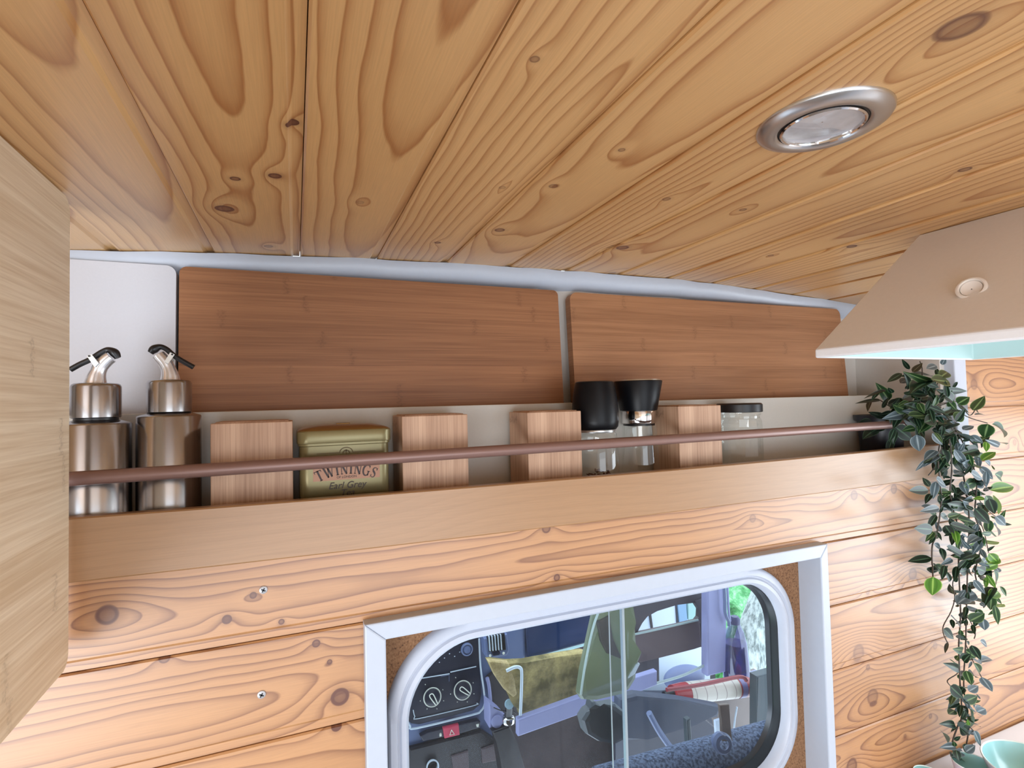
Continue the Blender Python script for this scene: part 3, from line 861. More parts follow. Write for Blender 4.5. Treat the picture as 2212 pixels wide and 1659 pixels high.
def hood_shell():
    bm = bmesh.new(); th = .006
    o = [(HX0, z0 + .009), (HX1, z1), (HX1 + .02, ceil_z(HX1 + .02) - .001), (HXB, ceil_z(HXB) - .001), (HXB, z0), (HX0, z0)]
    i = [(HX0 + th * 1.4, z0 + .008), (HX1 + th, z1 - 2 * th), (HX1 + 2 * th, z1 - th), (HXB - th, z1 - 2 * th), (HXB - th, z0), (HX0 + th * 1.2, z0)]
    rows = []
    for yo, yi in ((HYF, HYF - th), (HYN, HYN + th)):
        rows.append(([bm.verts.new((a, yo, b)) for a, b in o], [bm.verts.new((a, yi, b)) for a, b in i]))
    (o0, i0), (o1, i1) = rows
    f = []
    for k in (0, 1, 2, 3): f.append(bm.faces.new((o0[k], o1[k], o1[k + 1], o0[k + 1])))
    f.append(bm.faces.new((o0[5], o1[5], o1[0], o0[0])))
    f.append(bm.faces.new(o0)); f.append(bm.faces.new(o1[::-1]))
    g = []
    for k in (0, 1, 2, 3): g.append(bm.faces.new((i0[k], i0[k + 1], i1[k + 1], i1[k])))
    g.append(bm.faces.new((i0[5], i0[0], i1[0], i1[5])))
    g.append(bm.faces.new(i0[::-1])); g.append(bm.faces.new(i1))
    f.append(bm.faces.new((o0[5], i0[5], i1[5], o1[5]))); f.append(bm.faces.new((o0[4], o1[4], i1[4], i0[4])))
    f.append(bm.faces.new((o0[5], o0[4], i0[4], i0[5]))); f.append(bm.faces.new((o1[5], i1[5], i1[4], o1[4])))
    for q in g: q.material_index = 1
    return bm


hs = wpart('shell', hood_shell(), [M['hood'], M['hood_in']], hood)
mod = hs.modifiers.new('soft_edges', 'BEVEL'); mod.width = .0016; mod.segments = 2; mod.limit_method = 'ANGLE'; mod.angle_limit = math.radians(25)
# round push button in the sloping face
nrm = Vector((-(z1 - z0 - .009), 0, HX1 - HX0)).normalized()
d = ray(2100, 627); p0 = Vector((HX0, 0, z0 + .009)); tt = (p0 - EYE).dot(nrm) / d.dot(nrm); bp = EYE + d * tt
vw = (EYE - bp).normalized(); nrm = (nrm + vw * .8).normalized(); bp = bp + nrm * .003
btn = mesh_obj('button_ring', lathe([(.0118, -.012), (.0118, .0012), (.0108, .0020), (.0094, .0020), (.0086, .0010), (.0084, -.001)], 48, cap=False), simple('button_plastic', (.72, .66, .60), .35), hood, True)
btn.location = bp - Vector(hood.location); btn.rotation_euler = nrm.to_track_quat('Z', 'Y').to_euler()
b2 = mesh_obj('button', lathe([(.0086, -.0016), (.0080, .0006), (.0060, -.0004), (.0005, -.0012)], 40, cap=False), simple('button_cap', (.74, .68, .63), .25), btn, True)

# ================================================================== WORKTOP AND CROCKERY
ZK = H - .606
tag(mesh_obj('kitchen_worktop', bx(.80, 1.455, -.9, .569, ZK - .03, ZK, bevel=.002), simple('white_laminate', (.82, .83, .88), .3)), 'white kitchen worktop below the boarded wall', 'worktop')
ku = empty('kitchen_unit', (1.14, -.16, 0)); tag(ku, 'white kitchen base unit under the worktop', 'cabinet')
wpart('carcass', bx(.84, 1.44, -.9, .55, .002, ZK - .031), M['cream'], ku)
for k in range(3):
    d_ = wpart('door', bx(.822, .839, -.88 + .48 * k, -.42 + .48 * k, .06, ZK - .045, bevel=.002), M['white'], ku)
    wpart('handle', tube([(.815, -.66 + .48 * k, ZK - .09), (.812, -.60 + .48 * k, ZK - .09)], .004, 10), M['satin'], d_)
mint = simple('mint_glaze', (.36, .70, .74), .22, coat=.4); lilac = simple('shade_tinted_outside', (.62, .56, .66), .35)  # purple shade on the outer walls is put into the lilac


def bowl(u, v, r, h, label, name, cat):
    c = PZ(u, v, ZK + h); t = empty(name, (c.x, c.y, ZK)); tag(t, label, cat)
    mesh_obj('outside', lathe([(r * .45, 0), (r * .62, h * .15), (r * .88, h * .55), (r, h)], 48, cap=False), lilac, t, True)
    mesh_obj('rim', lathe([(r, h), (r * .985, h + .0012), (r * .955, h)], 48, cap=False), simple('pale_rim', (.8, .92, .92), .25), t, True)
    mesh_obj('inside', lathe([(r * .955, h), (r * .84, h * .56), (r * .58, h * .2), (r * .4, h * .1), (.0005, h * .08)], 48, cap=False), mint, t, True)
    mesh_obj('foot', lathe([(.0005, .0004), (r * .45, .0004)], 32, cap=False), lilac, t)
    return t


bowl(2236, 1655, .062, .045, 'large mint bowl on the white worktop', 'bowl', 'bowl')
bowl(2101, 1648, .026, .034, 'small mint cup on the white worktop behind the trailing leaves', 'cup', 'cup')
bowl(2006, 1672, .019, .028, 'tiny mint cup on the white worktop close to the boarded wall', 'cup', 'cup')

# ================================================================== CAB BEHIND THE WINDOW
blue = simple('grey_blue_dash_plastic', lin(96, 112, 150), .45, noise=.08, nscale=14)
navy = simple('dark_navy_plastic', lin(24, 29, 48), .3, noise=.15, nscale=10)
nglass = simple('navy_glossy_panel', lin(38, 56, 92), .12, noise=.2, nscale=8)
lilacm = simple('lavender_grey_plastic', lin(150, 154, 196), .5, noise=.05, nscale=12)
pale = simple('pale_door_lining', lin(206, 220, 236), .5)
brown = simple('dark_brown_trim', lin(84, 72, 76), .6, noise=.12, nscale=12)
bframe = simple('dark_frame_plastic', lin(58, 54, 64), .55, noise=.12, nscale=12)
whiteline = simple('pale_edging', lin(206, 220, 230), .35)
chalk = simple('white_dial_print', lin(236, 240, 224), .5)
redm = simple('red_plastic', lin(206, 52, 84), .4)
dkgreen = simple('dark_green_grey_trim', lin(52, 66, 72), .4, noise=.2, nscale=9)
taupe = simple('taupe_door_card', lin(134, 122, 116), .6, noise=.12, nscale=14)


def slab(name, pts, Y, th, mat, parent, bevel=.003, dY=None, label=None):
    """outline at depth Y with real thickness th behind it; dY tilts the top edge away"""
    q = []
    for p in pts: q.append(P(p[0], p[1], Y))
    if dY:
        zs = [p.z for p in q]; lo, hi = min(zs), max(zs)
        q = [P(p[0], p[1], Y + dY * (v.z - lo) / (hi - lo)) for p, v in zip(pts, q)]
    return wpart(name, prism(q, (0, th, 0), bevel=bevel), mat, parent, label=label)


def line(name, pts, Y, r, mat, parent, n=4):
    return wpart(name, tube(smooth_path([P(a, b, Y) for a, b in pts], n), r, 8), mat, parent, True)


def disc(name, u, v, Y, prof, mat, parent, seg=36, tilt=0.):
    bm = lathe(prof, seg, cap=False); c = P(u, v, Y)
    d = (EYE - c).normalized(); d = (d + Vector((0, -1, 0)) * 1.5).normalized()
    bmesh.ops.transform(bm, verts=bm.verts, matrix=Matrix.Translation(c) @ d.to_track_quat('Z', 'Y').to_matrix().to_4x4())
    return wpart(name, bm, mat, parent, True)


K = lambda a, b: (870 + a / 5.74, 1370 + b / 5.74)        # detail crop of the console
dash = empty('dashboard', P(960, 1900, 1.62)); tag(dash, 'grey-blue van dashboard with round dials and a red hazard button', 'dashboard')
slab('dash_body', [(840, 1300), (1136, 1300), (1136, 1436), (1062, 1440), (1050, 1462), (1062, 1560), (1076, 1592), (1112, 1606), (1130, 1800), (840, 1800)], 1.56, .22, blue, dash, .01)
cp = slab('console_panel', [(850, 1330), (1032, 1330), (1036, 1440), (1041, 1500), (1036, 1524), (1022, 1536), (905, 1566), (888, 1564), (878, 1552), (850, 1500)], 1.548, .03, navy, dash, .004)
line('panel_edging', [(879, 1556), (886, 1568), (899, 1573), (1020, 1544), (1038, 1536), (1047, 1520), (1045, 1490), (1038, 1440), (1035, 1380)], 1.545, .0028, whiteline, dash)
line('panel_edging', [K(185, 555), K(580, 490)], 1.546, .0015, whiteline, cp); line('panel_edging', [K(590, 470), K(910, 400)], 1.546, .0016, whiteline, cp)
line('panel_edging', [K(130, 940), K(150, 1020), K(200, 1045), K(880, 885), K(915, 855)], 1.546, .0012, whiteline, cp, 3)
line('panel_edging', [K(470, 525), K(575, 505), K(575, 585)], 1.546, .0008, blue, cp, 1)


def dial(u, v, ru, tip, Y=1.545):
    c = P(u, v, Y); r = (P(u + ru, v, Y) - P(u, v, Y)).length
    k = disc('dial', u, v, Y - .004, [(r * 1.02, .006), (r * .96, -.002), (r * .9, .012), (r * .5, .016), (.0005, .017)], navy, dash)
    bm = bmesh.new(); d = ((EYE - c).normalized() + Vector((0, -1, 0)) * 1.5).normalized()
    mt = Matrix.Translation(c + d * .009) @ d.to_track_quat('Z', 'Y').to_matrix().to_4x4()
    tube([mt @ Vector((r * math.cos(a * math.pi / 18), r * math.sin(a * math.pi / 18), 0)) for a in range(37)], .0020, 8, bm)
    wpart('dial_ring', bm, chalk, k, True)
    t0 = Vector((u, v)); t1 = Vector(tip); ax = (t1 - t0).normalized(); pr = Vector((-ax.y, ax.x))
    path = [t1 + pr * 2.5, t0 - ax * 1 + pr * 4.6, t0 - ax * 5, t0 - ax * 1 - pr * 4.6, t1 - pr * 2.5]
    wpart('pointer', tube(smooth_path([P(a.x, a.y, Y - .024) for a in path], 5), .0014, 8), chalk, k, True)
    for j in range(7):
        a = math.radians(200 + j * 47); 
        if 60 < math.degrees(a) % 360 < 120: continue
        wpart('dial_mark', tube([P(u + 26 * math.cos(a), v - 29 * math.sin(a), Y), P(u + 27.5 * math.cos(a), v - 30.5 * math.sin(a), Y)], .0012, 6), chalk, k)


dial(933, 1504, 17.2, K(420, 868)); dial(998.5, 1489, 17.0, K(825, 745))
disc('radio_knob', 1008, 1402, 1.545, [(.018, -.004), (.018, .006), (.014, .010), (.0135, .006), (.010, .008), (.009, .014), (.0005, .015)], blue, dash)
for j in range(9):
    x = 915 + j * 11; y = 1444 - j * 4.3 - (j % 3) * 5
    wpart('radio_key', tube([P(x, y, 1.546), P(x + 2.2, y - .5, 1.546)], .0011, 6), whiteline, cp)
bs = slab('button_strip', [K(215, 1265), K(300, 1215), K(930, 1065), K(965, 1090), K(960, 1160), K(700, 1235), K(250, 1330)], 1.546, .02, navy, dash, .003)
hz = slab('hazard_button', [K(500, 1170), K(695, 1122), K(708, 1250), K(520, 1296)], 1.538, .012, redm, dash, .002, label='red hazard button with a white triangle')
tri = [K(605, 1187), K(640, 1240), K(583, 1250), K(605, 1187)]
line('triangle', tri, 1.5365, .0011, chalk, hz, 1)
slab('lock_symbol', [K(455, 1245), K(482, 1238), K(482, 1265), K(458, 1272)], 1.5445, .002, chalk, bs, 0)
line('lock_symbol', [K(460, 1245), K(462, 1230), K(474, 1228), K(477, 1240)], 1.5445, .0008, chalk, bs, 2)
slab('switch_symbol', [K(910, 1120), K(945, 1112), K(940, 1150), K(918, 1152)], 1.5445, .002, chalk, bs, 0)
slab('lower_console', [(884, 1618), (1040, 1578), (1068, 1596), (1105, 1640), (1120, 1800), (870, 1800)], 1.545, .10, simple('very_dark_console', lin(16, 16, 24), .4, noise=.3, nscale=7), dash, .006)
slab('brown_pad', [(975, 1634), (1012, 1622), (1014, 1659), (980, 1668)], 1.540, .02, brown, dash)
slab('brown_pad', [(1040, 1618), (1078, 1606), (1090, 1640), (1042, 1650)], 1.540, .02, brown, dash)
disc('socket_ring', 934, 1655, 1.535, [(.0170, -.003), (.0185, .006), (.0150, .008), (.0135, -.004)], whiteline, dash)
disc('socket', 934, 1655, 1.537, [(.0145, .004), (.012, -.008), (.0005, -.009)], M['black'], dash)
# air vent
vt = slab('air_vent', [K(1010, 60), K(1300, 0), K(1330, 200), K(1300, 270), K(1060, 315), K(1025, 270)], 1.50, .03, blue, dash, .006)
slab('vent_opening', [K(1050, 40), K(1265, -10), K(1280, 195), K(1070, 222)], 1.497, .01, M['black'], vt, .001)
for j in range(5):
    slab('vent_slat', [K(1068 + j * 36, 30 - j * 5), K(1078 + j * 36, 28 - j * 5), K(1092 + j * 36, 210 - j * 4), K(1080 + j * 36, 212 - j * 4)], 1.492, .008, whiteline, vt, 0)
slab('vent_slider', [K(1110, 250), K(1120, 235), K(1205, 222), K(1215, 238), K(1195, 258), K(1125, 270)], 1.492, .012, navy, vt, .001)
for a in ((1085, 265), (1250, 235)):
    disc('vent_dot', *K(*a), 1.496, [(.004, 0), (.0005, .002)], chalk, vt, 12)
# screen / glossy panel and shelf
gp = slab('glossy_panel', [(1134, 1320), (1300, 1290), (1278, 1386), (1142, 1424)], 1.55, .03, nglass, dash, .004)
line('panel_edging', [(1140, 1426), (1276, 1389)], 1.545, .0042, simple('pale_mint_edging', lin(190, 226, 226), .3), dash)
slab('dash_shelf', [(1106, 1434), (1140, 1428), (1282, 1390), (1300, 1440), (1290, 1480), (1060, 1560)], 1.60, .02, brown, dash, .004)
slab('tray', [(1050, 1464), (1064, 1452), (1094, 1446), (1124, 1448), (1124, 1545), (1094, 1560), (1070, 1552)], 1.552, .05, simple('tray_dark', lin(48, 42, 44), .5), dash, .004)
line('tray_edging', [(1052, 1464), (1056, 1480), (1060, 1520), (1062, 1556), (1072, 1582)], 1.545, .0055, lilacm, dash)

# gear lever
gr = empty('gear_lever', P(1085, 1680, 1.44)); tag(gr, 'black gear lever with a pale round top beside the dashboard', 'gear lever')
slab('surround', [K(1075, 860), K(1110, 890), K(1180, 940), K(1240, 990), K(1330, 1090), K(1290, 1150), K(1130, 1190), K(1080, 1170)], 1.47, .05, lilacm, gr, .004)
disc('round_button', *K(1165, 1080), 1.467, [(.0165, -.004), (.0165, .004), (.014, .006), (.0005, .0062)], lilacm, gr)
cb = P(*K(1310, 1035), 1.44)
wpart('chrome_base', lathe([(.018, -.012), (.0185, 0), (.016, .004), (.011, .006), (.010, .012)], 32, cap=False, center=cb), M['chrome'], gr, True)
wpart('stem', tube([cb + Vector((0, 0, .002)), P(*K(1318, 880), 1.425)], [.0115, .0125], 20), M['black'], gr, True)
disc('top_disc', *K(1322, 868), 1.418, [(.0128, -.004), (.0126, .002), (.0005, .0025)], simple('pale_blue_cap', lin(176, 210, 226), .4), gr)
slab('lever_body', [K(1110, 1215), K(1330, 1140), K(1420, 1340), K(1560, 1800), K(1250, 1800), K(1180, 1340)], 1.45, .05, M['black'], gr, .004)
line('wire', [K(1130, 910), K(1200, 940), K(1290, 960), K(1380, 960), K(1420, 1010), K(1450, 1085)], 1.425, .0016, M['black'], gr)


def fabric(name, c1, c2, scale, rough=.9, bump=.4):
    m, t, b = new_mat(name); x, y, z = t.xyz(); v = t.vec(x, y, z)
    n = t.noise(v, scale, 3, .6); f = t.noise(v, scale * 14, 2)
    c = t.mix(t.ramp(n, [(.38, 0), (.62, 1)]), lin(*c1), lin(*c2)); c = t.mix(.35, c, t.ramp(f, [(.3, .3), (.7, 1)]), 'MULTIPLY')
    t.l.new(c, b.inputs['Base Color']); b.inputs['Roughness'].default_value = rough; t.l.new(t.bump(f, bump, .002), b.inputs['Normal']); return m


# olive cloth on the dash shelf
olive = fabric('olive_plush', (110, 100, 56), (190, 172, 112), 16)
q = [K(1065, 345), K(1120, 340), K(1320, 365), (1135, 1432), (1200, 1420), (1262, 1410), (1300, 1420), (1300, 1470), (1256, 1508), (1126, 1548), (1118, 1520), K(1380, 790), K(1260, 690), K(1160, 540)]
cl = empty('olive_blanket', P(1180, 1548, 1.40)); tag(cl, 'folded olive-yellow plush blanket lying on the dashboard shelf', 'blanket')
ob = slab('fold', q, 1.40, .03, olive, cl, .012)
slab('corner_fold', [K(1065, 345), K(1120, 340), K(1320, 365), (1112, 1470), (1118, 1500), K(1380, 790), K(1260, 690), K(1160, 540)], 1.385, .02, fabric('pale_straw_plush', (168, 148, 96), (206, 186, 136), 22), cl, .006)
line('tray_handle', [(1094, 1449), (1112, 1441), (1124, 1443), (1127, 1456), (1126, 1500), (1124, 1545)], 1.37, .0045, whiteline, dash)

bmx = slab('cab_beam', [(1120, 1556), (1345, 1474), (1420, 1450), (1420, 1480), (1345, 1509), (1120, 1592)], 1.36, .02, lilacm, None, .004)
tag(bmx, 'lavender-grey plastic ledge below the olive blanket', 'ledge')
tag(slab('cab_carpet', [(1080, 1580), (1360, 1480), (1360, 1800), (1080, 1800)], 1.79, .03, fabric('dark_brown_carpet', (34, 27, 28), (56, 46, 46), 7), None, .002), 'dark brown carpeted bulkhead below the lavender-grey ledge', 'carpet')

# green bag hanging behind the glass
bg = empty('green_bag', P(1320, 1518, .86)); tag(bg, 'olive green plastic bag hanging behind the sliding window pane', 'bag')
gm, gt, gb = new_mat('green_translucent_plastic')
gb.inputs['Base Color'].default_value = (*lin(122, 136, 104), 1); gb.inputs['Roughness'].default_value = .35; gb.inputs['Alpha'].default_value = .72
bo = slab('bag_body', [(1289, 1330), (1330, 1300), (1372, 1300), (1374, 1345), (1378, 1378), (1374, 1412), (1380, 1440), (1378, 1468), (1362, 1494), (1345, 1505), (1290, 1518), (1262, 1517), (1255, 1505), (1262, 1455)], 0.86, .02, gm, bg, .012)
st_ = P(1345, 1300, .87); wpart('strap', tube([st_, Vector((st_.x, .87, ZS - .062))], .004, 8), gm, bg)
line('bag_edge', [(1292, 1325), (1283, 1350), (1272, 1395), (1261, 1455), (1255, 1500)], .857, .0022, simple('pale_green_edge', lin(176, 196, 190), .35), bg)
slab('dark_fold', [(1292, 1345), (1318, 1330), (1322, 1380), (1345, 1425), (1312, 1412), (1298, 1385)], .855, .01, simple('dark_olive_fold', lin(66, 62, 56), .6), bg, .002)
slab('pocket_tab', [(1376, 1436), (1383, 1434), (1372, 1456), (1358, 1466), (1362, 1458)], .857, .006, whiteline, bg, .001)
hr = slab('headrest', [(1262, 1560), (1272, 1544), (1281, 1538), (1284, 1522), (1291, 1521), (1300, 1532), (1334, 1526), (1352, 1540), (1354, 1600), (1330, 1612), (1296, 1606), (1270, 1590)], .95, .03, simple('grey_green_vinyl', lin(70, 78, 84), .5, noise=.15, nscale=9), None, .010)
tag(hr, 'dark grey seat headrest below the green bag', 'headrest')

# driver's side
dr_ = empty('driver_door', P(1500, 1700, 1.62)); tag(dr_, 'pale lined driver door behind the dark dashboard hood', 'door')
slab('door_lining', [(1370, 1290), (1535, 1260), (1535, 1480), (1370, 1500)], 1.80, .05, pale, dr_, .005)
slab('lining_gap', [(1402, 1322), (1406, 1321), (1411, 1357), (1407, 1358)], 1.795, .01, M['black'], dr_, 0)
slab('lining_gap', [(1460, 1306), (1463, 1305), (1467, 1349), (1463, 1350)], 1.795, .01, navy, dr_, 0)
slab('quarter_glass', [(1464, 1306), (1482, 1302), (1485, 1340), (1468, 1348)], 1.79, .012, simple('blue_grey_glass', lin(120, 158, 190), .2), dr_, .002)
slab('quarter_glass', [(1486, 1303), (1502, 1300), (1512, 1316), (1510, 1332), (1492, 1342), (1487, 1338)], 1.79, .012, simple('green_grey_glass', lin(150, 190, 186), .2), dr_, .003)
bm = bmesh.new(); bmesh.ops.create_uvsphere(bm, u_segments=32, v_segments=16, radius=1)
c = P(1478, 1464, 1.60); bmesh.ops.transform(bm, verts=bm.verts, matrix=Matrix.Translation(c) @ Matrix.Diagonal((.085, .05, .040, 1)))
wpart('speaker_pod', bm, simple('slate_blue_pod', lin(112, 124, 160), .45), dr_, True)
ih = empty('instrument_hood', P(1450, 1600, 1.50)); tag(ih, 'dark brown instrument hood with two openings above the red tube', 'instrument hood')
slab('hood_rim', [(1362, 1250), (1410, 1240), (1540, 1225), (1540, 1300), (1500, 1302), (1462, 1305), (1420, 1320), (1398, 1330), (1386, 1345), (1378, 1366), (1362, 1368)], 1.50, .02, bframe, ih, .003)
slab('hood_side', [(1503, 1304), (1502, 1298), (1532, 1286), (1532, 1404), (1514, 1398), (1514, 1346), (1505, 1342), (1511, 1334), (1512, 1318)], 1.495, .02, bframe, ih, .003)
slab('hood_band', [(1366, 1372), (1400, 1365), (1470, 1350), (1512, 1340), (1516, 1398), (1500, 1402), (1425, 1421), (1366, 1436)], 1.49, .02, brown, ih, .004)
slab('hood_lower', [(1362, 1430), (1424, 1420), (1425, 1472), (1362, 1486)], 1.50, .02, bframe, ih, .003)
line('hood_edging', [(1366, 1371), (1400, 1364), (1470, 1348), (1508, 1339)], 1.487, .0035, simple('grey_green_edging', lin(150, 170, 168), .4), ih)
line('hood_edging', [(1372, 1483), (1400, 1480), (1440, 1470), (1480, 1457), (1528, 1434)], 1.44, .0042, simple('grey_green_edging_lower', lin(170, 186, 186), .4), ih)
pi = slab('cab_pillar', [(1529, 1260), (1562, 1255), (1562, 1318), (1570, 1340), (1568, 1452), (1529, 1462)], 1.42, .03, lilacm, None, .005)
tag(pi, 'lavender-blue upright cab pillar beside the clear bottle', 'pillar')
p2 = empty('door_seal', P(1570, 1345, 1.41)); tag(p2, 'grey curved door seal next to the cab pillar', 'seal')
line('seal_strip', [(1564, 1262), (1566, 1300), (1567, 1325), (1574, 1342), (1575, 1352)], 1.40, .0055, blue, p2); line('seal_strip', [(1571, 1262), (1573, 1300), (1574, 1320), (1577, 1342)], 1.41, .004, lilacm, p2)

# clear bottle
bt = empty('water_bottle', P(1592, 1474, 1.42)); tag(bt, 'clear plastic bottle with a dark cap in front of the greenery', 'bottle')
b0 = Vector(bt.location); hB = P(1592, 1330, 1.42).z - b0.z
lm = thin_glass('lilac_plastic', lin(186, 186, 222), .10, .08)
mesh_obj('bottle_body', lathe([(.003, .002), (.038, 0), (.0435, .008), (.0435, .05), (.041, .09), (.0370, hB * .62), (.029, hB * .78), (.019, hB * .86), (.016, hB * .90)], 36, cap=False), lm, bt, True)
mesh_obj('bottle_water', lathe([(.001, .003), (.037, .002), (.042, .01), (.042, .05), (.0395, .09), (.0355, hB * .60), (.001, hB * .60)], 36, cap=False), thin_glass('bluish_water', lin(150, 152, 200), .05), bt, True)
mesh_obj('cap', lathe([(.017, hB * .89), (.017, hB * .97), (.012, hB), (.0005, hB)], 28, cap=False), simple('navy_cap', lin(48, 56, 104), .4), bt, True)

# red steering lock / tube with a label
ca = empty('red_tube', P(1540, 1512, 1.33)); tag(ca, 'red tube with a pale striped label lying across the steering column', 'tube')
A, B = P(1452, 1500, 1.34), P(1622, 1482, 1.34); ax = (B - A).normalized()
lab_m, lt, lb = new_mat('striped_label')
x, y, z = lt.xyz(); st = lt.m('FRACT', lt.m('MULTIPLY', x, 26))
lt.l.new(lt.mix(lt.ramp(st, [(.0, 1), (.06, 0), (.94, 0), (1, 1)]), lin(212, 204, 190), lin(140, 120, 116)), lb.inputs['Base Color']); lb.inputs['Roughness'].default_value = .3
L_ = (B - A).length
wpart('tube_body', tube([A, A + ax * L_ * .12, B - ax * L_ * .06, B], [.026, .030, .030, .024], 28), simple('red_enamel', lin(170, 58, 62), .3), ca, True)
wpart('label_sleeve', tube([A + ax * L_ * .17, B - ax * L_ * .22], .0306, 28, cap=False), lab_m, ca, True)
wpart('band', tube([B - ax * L_ * .20, B - ax * L_ * .13], .0307, 28, cap=False), simple('violet_band', lin(128, 122, 170), .3), ca, True)
wpart('nozzle', tube([A - ax * .03 + Vector((0, 0, -.002)), A + ax * .004], [.012, .017], 18), M['black'], ca, True)
line('red_bar', [(1440, 1490), (1520, 1478), (1596, 1462), (1612, 1470)], 1.30, .006, simple('dark_red_rubber', lin(146, 54, 60), .45), ca)

sc_ = slab('steering_column', [(1340, 1512), (1378, 1502), (1470, 1512), (1560, 1528), (1552, 1552), (1500, 1558), (1436, 1586), (1400, 1598), (1352, 1604), (1340, 1600)], 1.24, .03, simple('slate_column_cover', lin(62, 70, 88), .55, noise=.12, nscale=10), None, .012)
tag(sc_, 'slate-grey steering column cover under the red tube', 'steering column')
tag(slab('footwell', [(1330, 1500), (1600, 1500), (1600, 1800), (1330, 1800)], 1.72, .03, navy, None, .002), 'dark navy footwell panel behind the steering column', 'panel lining')
sw = empty('steering_wheel', P(1430, 1640, 1.12)); tag(sw, 'grey steering wheel rim showing below the column cover', 'steering wheel')
line('wheel_rim', [(1402, 1540), (1418, 1570), (1432, 1592), (1456, 1624), (1490, 1660), (1530, 1690)], 1.16, .008, blue, sw)
slab('wheel_spoke', [(1484, 1556), (1492, 1552), (1498, 1640), (1488, 1640)], 1.18, .015, dkgreen, sw)
seat = empty('seat_back', P(1480, 1760, .93)); tag(seat, 'speckled grey-blue fabric seat back below the glass', 'seat')
A, B = P(1300, 1720, .93), P(1680, 1608, .93)
wpart('padded_roll', tube([A, A.lerp(B, .3), A.lerp(B, .7), B], .050, 28), fabric('speckled_seat_fabric', (44, 56, 80), (118, 134, 164), 170), seat, True)
wpart('back_cushion', prism([A + Vector((0, -.045, -.25)), B + Vector((0, -.045, -.25)), B + Vector((0, -.045, 0)), A + Vector((0, -.045, 0))], (0, .09, 0), bevel=.01), fabric('dark_seat_fabric', (34, 40, 60), (62, 70, 94), 40), seat)
kp = empty('headrest_post', P(1563, 1618, .90)); tag(kp, 'brown flat post in a round grey collar on top of the seat', 'post')
disc('collar', 1561, 1606, .885, [(.019, -.012), (.021, 0), (.017, .006), (.010, .007)], blue, kp)
slab('post', [(1556, 1524), (1576, 1522), (1578, 1565), (1583, 1602), (1562, 1602), (1560, 1560)], .90, .008, simple('brown_post', lin(118, 98, 86), .5), kp, .002)
dc = empty('door_card', P(1620, 1720, 1.22)); tag(dc, 'taupe driver door card below the side glass', 'door card')
slab('card', [(1536, 1500), (1580, 1470), (1642, 1452), (1642, 1640), (1590, 1640), (1560, 1600)], 1.47, .03, taupe, dc, .004)
de = empty('door_frame', P(1660, 1800, 1.26)); tag(de, 'dark green-grey driver door frame next to the taupe door card', 'door frame')
slab('frame_edge', [(1636, 1462), (1672, 1452), (1720, 1440), (1720, 1800), (1600, 1800), (1636, 1600)], 1.26, .03, dkgreen, de, .004)
slab('sill_strip', [(1600, 1466), (1642, 1452), (1642, 1466), (1602, 1476)], 1.44, .02, lilacm, dc, .002)
slab('storage_pocket', [(1546, 1558), (1558, 1554), (1562, 1586), (1548, 1590)], 1.44, .01, pale, dc, .001)
line('card_edging', [(1592, 1527), (1588, 1550), (1585, 1575)], 1.45, .003, whiteline, dc)

# cab shell: roof and scuttle
tag(mesh_obj('wall_cab_roof', bx(-1.0, 1.75, .61, 1.22, ZS - .06, ZS - .04), M['bodypanel']), 'headlining over the cab', kind='structure')
tag(mesh_obj('wall_cab_left', bx(-1.05, -1.0, .61, 2.3, 0, ZS - .05), M['bodypanel']), 'far side of the cab', kind='structure')
tag(mesh_obj('wall_cab_front', bx(-1.0, 2.0, 2.2, 2.25, 0, H - .72), bframe), 'scuttle panel under the windscreen', kind='structure')

# outside: hedge, trunk, ground
leafm, lt, lb = new_mat('hedge_leaves'); x, y, z = lt.xyz(); v = lt.vec(x, y, z)
lt.l.new(lt.ramp(lt.noise(v, 16, 5, .75), [(.34, lin(40, 110, 60)), (.5, lin(116, 200, 130)), (.62, lin(190, 236, 190))]), lb.inputs['Base Color']); lb.inputs['Roughness'].default_value = .6
tag(mesh_obj('ground', bx(-6, 9, 2.4, 9, -.55, -.5), leafm), 'green grass outside the cab', kind='structure')
for k, (x, y, r, lbl) in enumerate(((3.15, 2.9, .9, 'bright green shrub right behind the pale leaning tree trunk'), (3.3, 5.2, 1.25, 'larger green shrub standing beyond the nearer one outside the cab'))):
    bm = bmesh.new(); bmesh.ops.create_icosphere(bm, subdivisions=5, radius=1)
    rr = random.Random(40 + k)
    for vv in bm.verts: vv.co *= 1 + .10 * rr.uniform(-1, 1)
    bmesh.ops.transform(bm, verts=bm.verts, matrix=Matrix.Diagonal((r, r * .8, r * 1.0, 1)))
    o = mesh_obj('shrub', bm, leafm, None); o.location = (x, y, .2 + (r - .9))
    tag(o, lbl, 'shrub', 'shrubs outside the cab')
bark, lt, lb = new_mat('pale_bark'); x, y, z = lt.xyz()
lt.l.new(lt.ramp(lt.noise(lt.vec(lt.m('MULTIPLY', x, 40), lt.m('MULTIPLY', y, 40), lt.m('MULTIPLY', z, 8)), 1, 4, .7), [(.38, lin(120, 130, 126)), (.52, lin(196, 206, 200)), (.7, lin(226, 232, 226))]), lb.inputs['Base Color']); lb.inputs['Roughness'].default_value = .8
t0, t1, t2 = P(1606, 1500, 2.05), P(1622, 1400, 2.05), P(1668, 1270, 2.05)
tk = mesh_obj('tree_trunk', tube(smooth_path([t0 + Vector((-.05, 0, -.7)), t0, t1, t2, t2 + (t2 - t1) * 1.2], 4), .085, 18), bark, None, True)
tag(tk, 'pale leaning tree trunk outside the cab window', 'tree trunk')


